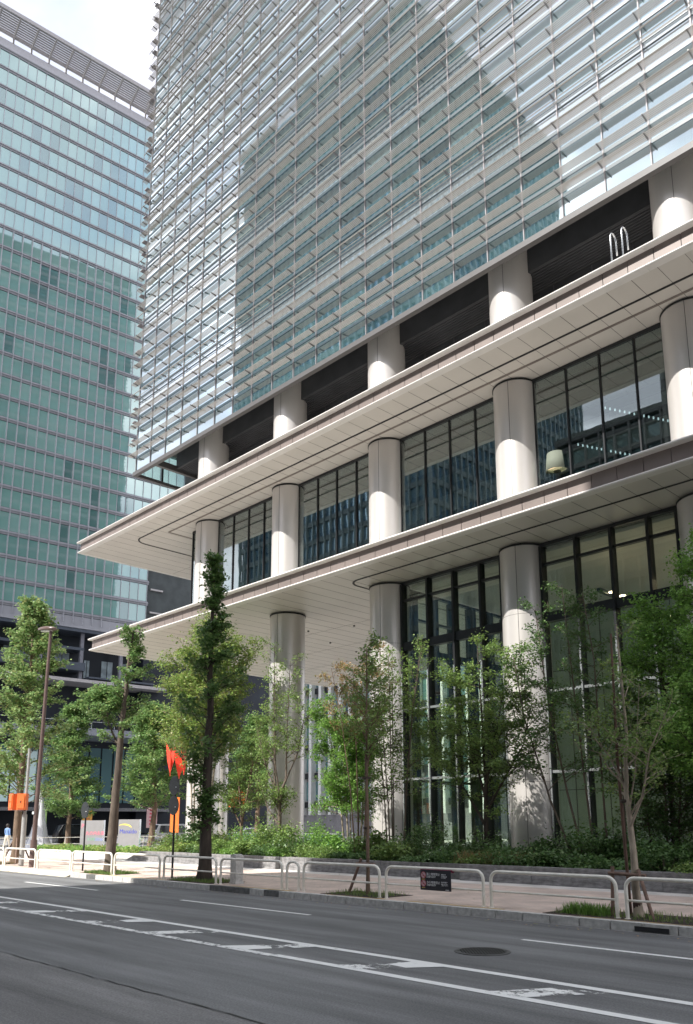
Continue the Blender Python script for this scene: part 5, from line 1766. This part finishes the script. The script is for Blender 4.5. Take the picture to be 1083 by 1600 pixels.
T('multi_stem_tree', 'slanting slender stems with dark feathery leaves in front of the shaded lobby glass', (-13.4, 22.0, 0.5),
  [([(0.6, 0, 0), (0.1, 0, 2.2), (-0.4, 0, 5.0), (-0.7, 0, 8.0)], 0.045, 0.012), ([(0.9, 0, 0), (0.7, 0, 2.6), (0.5, 0, 5.5), (0.3, 0, 8.6)], 0.04, 0.012), ([(1.3, 0, 0), (1.2, 0.1, 3.0), (1.25, 0, 6.0), (1.0, 0, 8.2)], 0.04, 0.012),
   ([(0.3, 0, 0), (-0.5, 0, 2.0), (-1.3, 0, 4.6), (-1.6, 0, 6.6)], 0.045, 0.012), ([(1.7, 0.3, 0), (1.8, 0.2, 3.0), (1.9, 0, 5.0)], 0.035, 0.012)], M['bark_mid'], M['leaf_dark'], 38, nb=22, t0=0.34, rise=(0.1, 0.9), twigs=5, tl=0.32, per=13, lsize=0.08, spread=0.09, lfn=lambda u: 0.95 - 0.35 * u, group='trees in the raised bed')
T('maple_tree', 'large dense fresh green maple filling the right edge in front of the lobby', (-8.9, 22.6, 0.5),
  [([(0, 0, 0), (0.0, 0, 1.5), (0.1, 0, 3.6), (0.0, 0, 6), (0.1, 0, 9.2)], 0.15, 0.03),
   ([(0, 0, 1.2), (-0.9, 0, 3.0), (-1.5, 0, 5.2), (-1.4, 0, 7.4)], 0.07, 0.02), ([(0, 0, 1.4), (1.0, 0.2, 3.0), (1.9, 0.2, 5.2), (2.0, 0, 7.6)], 0.07, 0.02), ([(0, 0, 1.6), (0.2, -0.9, 3.4), (0.4, -1.1, 6.0)], 0.06, 0.02)],
  M['bark_dark'], M['leaf_maple'], 39, nb=75, t0=0.2, rise=(-0.05, 0.6), twigs=6, tl=0.5, per=24, lsize=0.085, spread=0.13, lfn=lambda u: 1.75 - 0.95 * u, group='trees in the raised bed')
T('maple_tree', 'darker maple behind the right edge, only its left boughs in view', (-4.4, 22.9, 0.5),
  [([(0, 0, 0), (0.0, 0, 1.5), (0.1, 0, 3.6), (0.0, 0, 6), (0.1, 0, 8.4)], 0.15, 0.03)],
  M['bark_dark'], M['leaf_dark'], 40, nb=80, t0=0.15, rise=(-0.05, 0.6), twigs=6, tl=0.5, per=20, lsize=0.09, spread=0.14, lfn=lambda u: 2.3 - 1.2 * u, group='trees in the raised bed')
T('multi_stem_tree', 'leafy dark multi stemmed undergrowth tree at the foot of the large maple', (-11.0, 23.2, 0.5),
  fan(5, 41, 4.6, 0.9, 0.04, (0, 0), 0.4), M['bark_mid'], M['leaf_dark'], 41, nb=26, t0=0.15, rise=(0.0, 0.8), twigs=5, tl=0.4, per=14, lsize=0.085, spread=0.12, lfn=lambda u: 1.1 - 0.4 * u, group='trees in the raised bed')

# ---- shrubs in the raised bed
def shrub(x, y, z, w, h, leaf, lsize, n, seed, label, group='shrubs in the raised bed', d=None, name='shrub'):
    global tot
    rng = np.random.default_rng(seed)
    t = thing(name, label, 'shrub', (x, y, z), group)
    d = d or w * 0.8
    k = 16
    cen = rng.normal(size=(k, 3)) * np.array([w * 0.30, d * 0.26, 0]) + np.array([0, 0, 0])
    cen[:, 2] = rng.uniform(0.15, 0.85, k) * h * (1 - 0.35 * (np.abs(cen[:, 0]) / w * 2).clip(0, 1))
    pick = rng.integers(0, k, n)
    C = cen[pick] + rng.normal(size=(n, 3)) * np.array([w * 0.15, d * 0.15, h * 0.16])
    C[:, 2] = np.abs(C[:, 2]) + 0.02
    quads_object('foliage', leafquads(rng, C, lsize, up=0.4), leaf, t)
    b = MB()
    for c in cen:
        b.tube([(x + c[0] * 0.25, y + c[1] * 0.25, z - 0.02), (x + c[0] * 0.7, y + c[1] * 0.7, z + c[2] * 0.55), (x + c[0], y + c[1], z + c[2])], [0.012, 0.008, 0.003], 4, cap=False)
    b.build('stems', M['bark_mid'], t, origin=(x, y, z))
    tot += n
    return t
rs_ = random.Random(8)
wh = ['left of the pale stems', 'at the foot of the pale multi stems', 'below the reddish tinged tree', 'left of the forked trunk', 'right of the forked trunk', 'below the free column', 'left of the bright green tree', 'under the bright green tree', 'behind the young staked stem',
      'left of the lobby corner column', 'at the lobby corner column foot', 'right of the lobby corner column', 'below the silver mullions', 'left of the spreading tree', 'at the spreading tree trunk', 'right of the spreading tree', 'above the recess behind the notice', 'right of the notice', 'left of the slanting stems',
      'at the slanting stems', 'right of the slanting stems', 'left of the propped young tree', 'behind the propped young tree', 'right of the propped young tree', 'below the large maple', 'at the right edge', 'beyond the right edge', 'past the right edge']
sorts = [('yellow green', 'leaf_yel'), ('bright green', 'leaf_bright'), ('mid green', 'leaf_mid'), ('dark green', 'leaf_dark')]
for i, w_ in enumerate(wh):
    x = -33.2 + i * 1.16 + rs_.uniform(-0.15, 0.15)
    k = i / len(wh)
    for row in range(2):
        if row == 0: nm, lf = sorts[0] if i < 2 else sorts[1] if i < 8 and i % 3 == 1 else sorts[3] if i % 4 == 2 else sorts[2] if i < 10 or i % 3 == 0 else sorts[3]
        else: nm, lf = sorts[1] if i in (3, 7, 8) else sorts[2] if i < 12 and i % 3 else sorts[3]
        w0 = rs_.uniform(1.0, 1.5)
        h0 = rs_.uniform(0.28, 0.8) if row == 0 else rs_.uniform(0.6, 1.5)
        shape = 'low' if row == 0 else 'taller'
        shrub(x + row * 0.5, 20.75 + row * 1.35 + rs_.uniform(-0.1, 0.15), 0.48, w0, h0, M[lf], rs_.uniform(0.06, 0.10) if row == 0 else rs_.uniform(0.07, 0.13), 1500 if row == 0 else 1900, 100 + i * 2 + row,
              '%s %s shrub %s' % (shape, nm, ('in the front row ' if row == 0 else 'in the back row ') + w_))
# small pink brown flowers and dry grass tufts
def grass(name, label, x0, x1, y0, y1, z, n, h, leaf, seed, kind=None):
    rng = np.random.default_rng(seed)
    bx = rng.uniform(x0, x1, n)
    by = rng.uniform(y0, y1, n)
    hh = h * rng.uniform(0.4, 1.2, n)
    an = rng.uniform(0, 2 * math.pi, n)
    ln = rng.uniform(0.1, 0.5, n) * hh
    wv = 0.006
    V = np.zeros((n, 4, 3))
    V[:, 0] = np.stack([bx - wv * np.sin(an), by + wv * np.cos(an), np.full(n, z)], 1)
    V[:, 1] = np.stack([bx + wv * np.sin(an), by - wv * np.cos(an), np.full(n, z)], 1)
    V[:, 2] = np.stack([bx + ln * np.cos(an) * 0.45 + wv * 0.8 * np.sin(an), by + ln * np.sin(an) * 0.45 - wv * 0.8 * np.cos(an), z + hh * 0.6], 1)
    V[:, 3] = np.stack([bx + ln * np.cos(an), by + ln * np.sin(an), z + hh], 1)
    o = quads_object(name, V, leaf, None)
    return tag(o, label, 'grass', kind='stuff')
grass('grass', 'dry ornamental grass behind the young staked stem', -16.6, -14.2, 20.5, 21.6, 0.5, 900, 0.45, M['leaf_rust'], 5)

# tree pits by the kerb: soil and low weeds
soilm = mat('dark pit soil', (0.045, 0.032, 0.024), 0.95, bump=0.8, bscale=20, var=0.3)
for k, (x0, x1, lab, dens) in enumerate(((-22.2, -19.8, 'low green weeds in the tree bed under the dark ginkgo', 1500), (-27.7, -25.6, 'low grass in the tree bed under the leaning ginkgo', 2200), (-15.2, -13.3, 'sparse weeds in the tree bed under the staked young tree', 500),
                          (-9.0, -6.1, 'weeds and fallen leaves in the tree bed of the propped young tree', 600), (-37.6, -35.6, 'dry weeds in the tree bed beside the signal pole', 700))):
    tag(MB().box(x0, x1, 13.78, 15.0, 0.1, 0.158).build('tree_pit_soil', soilm), kind='structure')
    grass('grass', lab, x0 + 0.05, x1 - 0.05, 13.85, 14.95, 0.155, dens, 0.10, M['leaf_mid'] if k != 4 else M['leaf_rust'], 50 + k)
grass('grass', 'tuft of fresh grass left of the propped young tree', -8.75, -7.85, 13.95, 14.45, 0.155, 700, 0.20, M['leaf_bright'], 61)

rng_ = np.random.default_rng(77)
n_ = 420
C_ = np.stack([rng_.uniform(-34, -2, n_), np.where(rng_.random(n_) < 0.55, rng_.normal(13.2, 0.16, n_), rng_.uniform(13.8, 19.5, n_)), np.zeros(n_)], 1)
C_[:, 2] = np.where(C_[:, 1] < 13.54, 0.016, 0.166)
ok_ = (C_[:, 1] < 13.50) | (C_[:, 1] > 13.75)
C_ = C_[ok_]
tag(quads_object('fallen_leaves', leafquads(rng_, C_, 0.055, up=6), M['leaf_rust'], None), 'scattered small fallen leaves on pavement and gutter', 'fallen leaves', kind='stuff')

# low yellow green hedge before the sign boards
for i in range(11):
    shrub(-53.0 + 1.5 * i, 24.2 + 0.08 * i, 0.13, 1.9, 0.42, M['leaf_yel'] if i % 3 else M['leaf_bright'], 0.13, 900, 300 + i,
          ['first', 'second', 'third', 'fourth', 'fifth', 'sixth', 'seventh', 'eighth', 'ninth', 'tenth', 'eleventh'][i] + ' clump from the left in the yellow green hedge below the sign boards', group='hedge clumps below the sign boards', name='hedge_clump')
# bigger bushes left of the bed end, under the pale stems
for i, (x, y, w_, h_, lf) in enumerate(((-36.2, 23.4, 2.6, 1.3, 'leaf_yel'), (-38.2, 24.6, 2.2, 1.0, 'leaf_bright'), (-34.6, 24.6, 2.4, 1.5, 'leaf_yel'))):
    shrub(x, y, 0.14, w_, h_, M[lf], 0.10, 2600, 400 + i, ['rounded yellow green bush at the left end of the raised bed', 'low bright green bush farther left beside the bed', 'tall yellow green bush behind the pale multi stems'][i], name='bush', group='bushes at the bed end')

# ---- stakes and props
wd = mat('weathered prop wood', (0.20, 0.13, 0.10), 0.85, bump=0.4, var=0.25, scale=10)
pr_ = thing('tree_prop', 'wooden H shaped prop with crossbar around the young pale barked tree', 'tree prop', (-7.42, 14.4, 0.15))
MB().tube([(-7.86, 14.32, 0.15), (-7.83, 14.36, 1.02)], 0.035, 8).build('post', wd, pr_, smooth=True, auto=50)
MB().tube([(-7.02, 14.18, 0.15), (-7.32, 14.34, 0.98)], 0.035, 8).build('post', wd, pr_, smooth=True, auto=50)
MB().tube([(-7.90, 14.33, 0.90), (-7.18, 14.33, 0.88)], 0.032, 8).build('crossbar', wd, pr_, smooth=True, auto=50)
MB().tube([(-7.60, 14.5, 0.15), (-7.66, 14.5, 3.0), (-7.60, 14.46, 5.4)], [0.032, 0.03, 0.02], 8).build('tall_stake', mat('brown stake', (0.13, 0.075, 0.055), 0.8, var=0.2), pr_, smooth=True, auto=50)
for z in (2.2, 3.35): MB().lathe((-7.52, 14.44), [(0.10, z - 0.03), (0.11, z), (0.10, z + 0.03)], 10).build('strap', M['bark_dark'], pr_)
MB().lathe((-7.41, 14.4), [(0.085, 0.15), (0.08, 0.40)], 12).build('trunk_wrap', mat('dark wrap', (0.05, 0.025, 0.02), 0.9), pr_)
pr2 = thing('tree_prop', 'wooden prop with short leaning post beside the thin staked young tree', 'tree prop', (-14.2, 14.4, 0.15))
MB().tube([(-14.75, 14.3, 0.15), (-14.40, 14.38, 0.98)], 0.035, 8).build('post', wd, pr2, smooth=True, auto=50)
MB().tube([(-14.55, 14.36, 0.86), (-13.95, 14.36, 0.86)], 0.03, 8).build('crossbar', wd, pr2, smooth=True, auto=50)
MB().tube([(-14.30, 14.5, 0.15), (-14.32, 14.48, 3.6)], [0.032, 0.028], 8).build('tall_stake', bpy.data.materials['brown stake'], pr2, smooth=True, auto=50)
for z in (1.7, 2.9): MB().lathe((-14.25, 14.44), [(0.09, z - 0.03), (0.10, z), (0.09, z + 0.03)], 10).build('strap', M['bark_dark'], pr2)
pr3 = thing('tree_prop', 'dark wooden tripod prop around the thick ginkgo trunk at far left', 'tree prop', (-36.6, 15.2, 0.15))
for dx, dy in ((-0.9, -0.2), (0.8, -0.3), (-0.2, 0.8)):
    MB().tube([(-36.6 + dx, 15.2 + dy, 0.15), (-36.6 + dx * 0.15, 15.2 + dy * 0.15, 1.25)], 0.035, 8).build('post', wd, pr3, smooth=True, auto=50)

# ================================================================== PEOPLE
def person(x, y, face, shirt, legs, label, step=0.22, hgt=1.68, hairc=(0.02, 0.015, 0.012)):
    t = thing('person', label, 'person', (x, y, 0.15), 'people on the far pavement')
    k = hgt / 1.7
    V = [(0, 0, 0.93), (0, 0, 1.12), (0, 0.01, 1.34), (0, 0, 1.47), (0, 0.0, 1.53), (0, 0.01, 1.62),                          # pelvis .. head
         (0.09, 0, 0.90), (0.10, step * 0.45, 0.50), (0.10, step * 0.9, 0.09), (0.10, step * 0.9 + 0.14, 0.05),
         (-0.09, 0, 0.90), (-0.10, -step * 0.35, 0.50), (-0.10, -step, 0.11), (-0.10, -step + 0.13, 0.05),
         (0.17, 0, 1.40), (0.22, -0.05, 1.14), (0.20, 0.06, 0.92), (0.19, 0.10, 0.83),
         (-0.17, 0, 1.40), (-0.22, 0.06, 1.14), (-0.20, 0.16, 0.96), (-0.18, 0.20, 0.88)]
    E = [(0, 1), (1, 2), (2, 3), (3, 4), (4, 5), (0, 6), (6, 7), (7, 8), (8, 9), (0, 10), (10, 11), (11, 12), (12, 13), (2, 14), (14, 15), (15, 16), (16, 17), (2, 18), (18, 19), (19, 20), (20, 21)]
    RAD = [0.13, 0.12, 0.14, 0.06, 0.055, 0.09, 0.09, 0.06, 0.045, 0.035, 0.09, 0.06, 0.045, 0.035, 0.06, 0.045, 0.035, 0.03, 0.06, 0.045, 0.035, 0.03]
    me = bpy.data.meshes.new('body')
    me.from_pydata([(a * k, b * k, c * k) for a, b, c in V], E, [])
    o = bpy.data.objects.new('body', me)
    COL.objects.link(o)
    o.parent = t
    md = o.modifiers.new('skin', 'SKIN')
    sv = me.skin_vertices[0].data
    for i, r in enumerate(RAD):
        sv[i].radius = (r * k, r * k * (0.72 if i in (0, 1, 2) else 1))
    sv[0].use_root = True
    o.modifiers.new('sub', 'SUBSURF').levels = 2
    sk = mat('skin', (0.52, 0.34, 0.25), 0.6, var=0.05)
    n = sk.node_tree            # clothes and skin by height of the figure
    bs = n.nodes['Principled BSDF']
    tcn = n.nodes.new('ShaderNodeTexCoord')
    sx = n.nodes.new('ShaderNodeSeparateXYZ')
    cr = n.nodes.new('ShaderNodeValToRGB')
    cr.color_ramp.interpolation = 'CONSTANT'
    e = cr.color_ramp.elements
    e[0].position, e[0].color = 0.0, (0.03, 0.03, 0.03, 1)
    e[1].position, e[1].color = 0.05, (*legs, 1)
    for ps, cc in ((0.50, shirt), (0.745, (0.52, 0.34, 0.25))):
        q = e.new(ps)
        q.color = (*cc, 1)
    dv = n.nodes.new('ShaderNodeMath')
    dv.operation = 'DIVIDE'
    dv.inputs[1].default_value = 2.0 * k
    n.links.new(tcn.outputs['Object'], sx.inputs[0])
    n.links.new(sx.outputs['Z'], dv.inputs[0])
    n.links.new(dv.outputs[0], cr.inputs['Fac'])
    n.links.new(cr.outputs['Color'], bs.inputs['Base Color'])
    me.materials.append(sk)
    hb = MB()
    prof = [(0.05, 1.52), (0.095, 1.56), (0.108, 1.63), (0.10, 1.69), (0.06, 1.735), (0.01, 1.745)]
    hb.lathe((0, -0.02 * k), [(r * k, z * k) for r, z in prof], 16)
    h = hb.build('hair', mat('hair', hairc, 0.6), None, smooth=True)
    h.parent = t
    t.rotation_euler.z = face
    return t
person(-53.3, 21.5, R(30), (0.16, 0.27, 0.50), (0.55, 0.50, 0.42), 'person in a blue shirt and pale trousers walking at the far left', hgt=1.66)
person(-60.5, 23.3, R(200), (0.03, 0.03, 0.035), (0.03, 0.03, 0.03), 'person in dark clothes standing at the left edge beyond the rail')
print('leaves', tot)
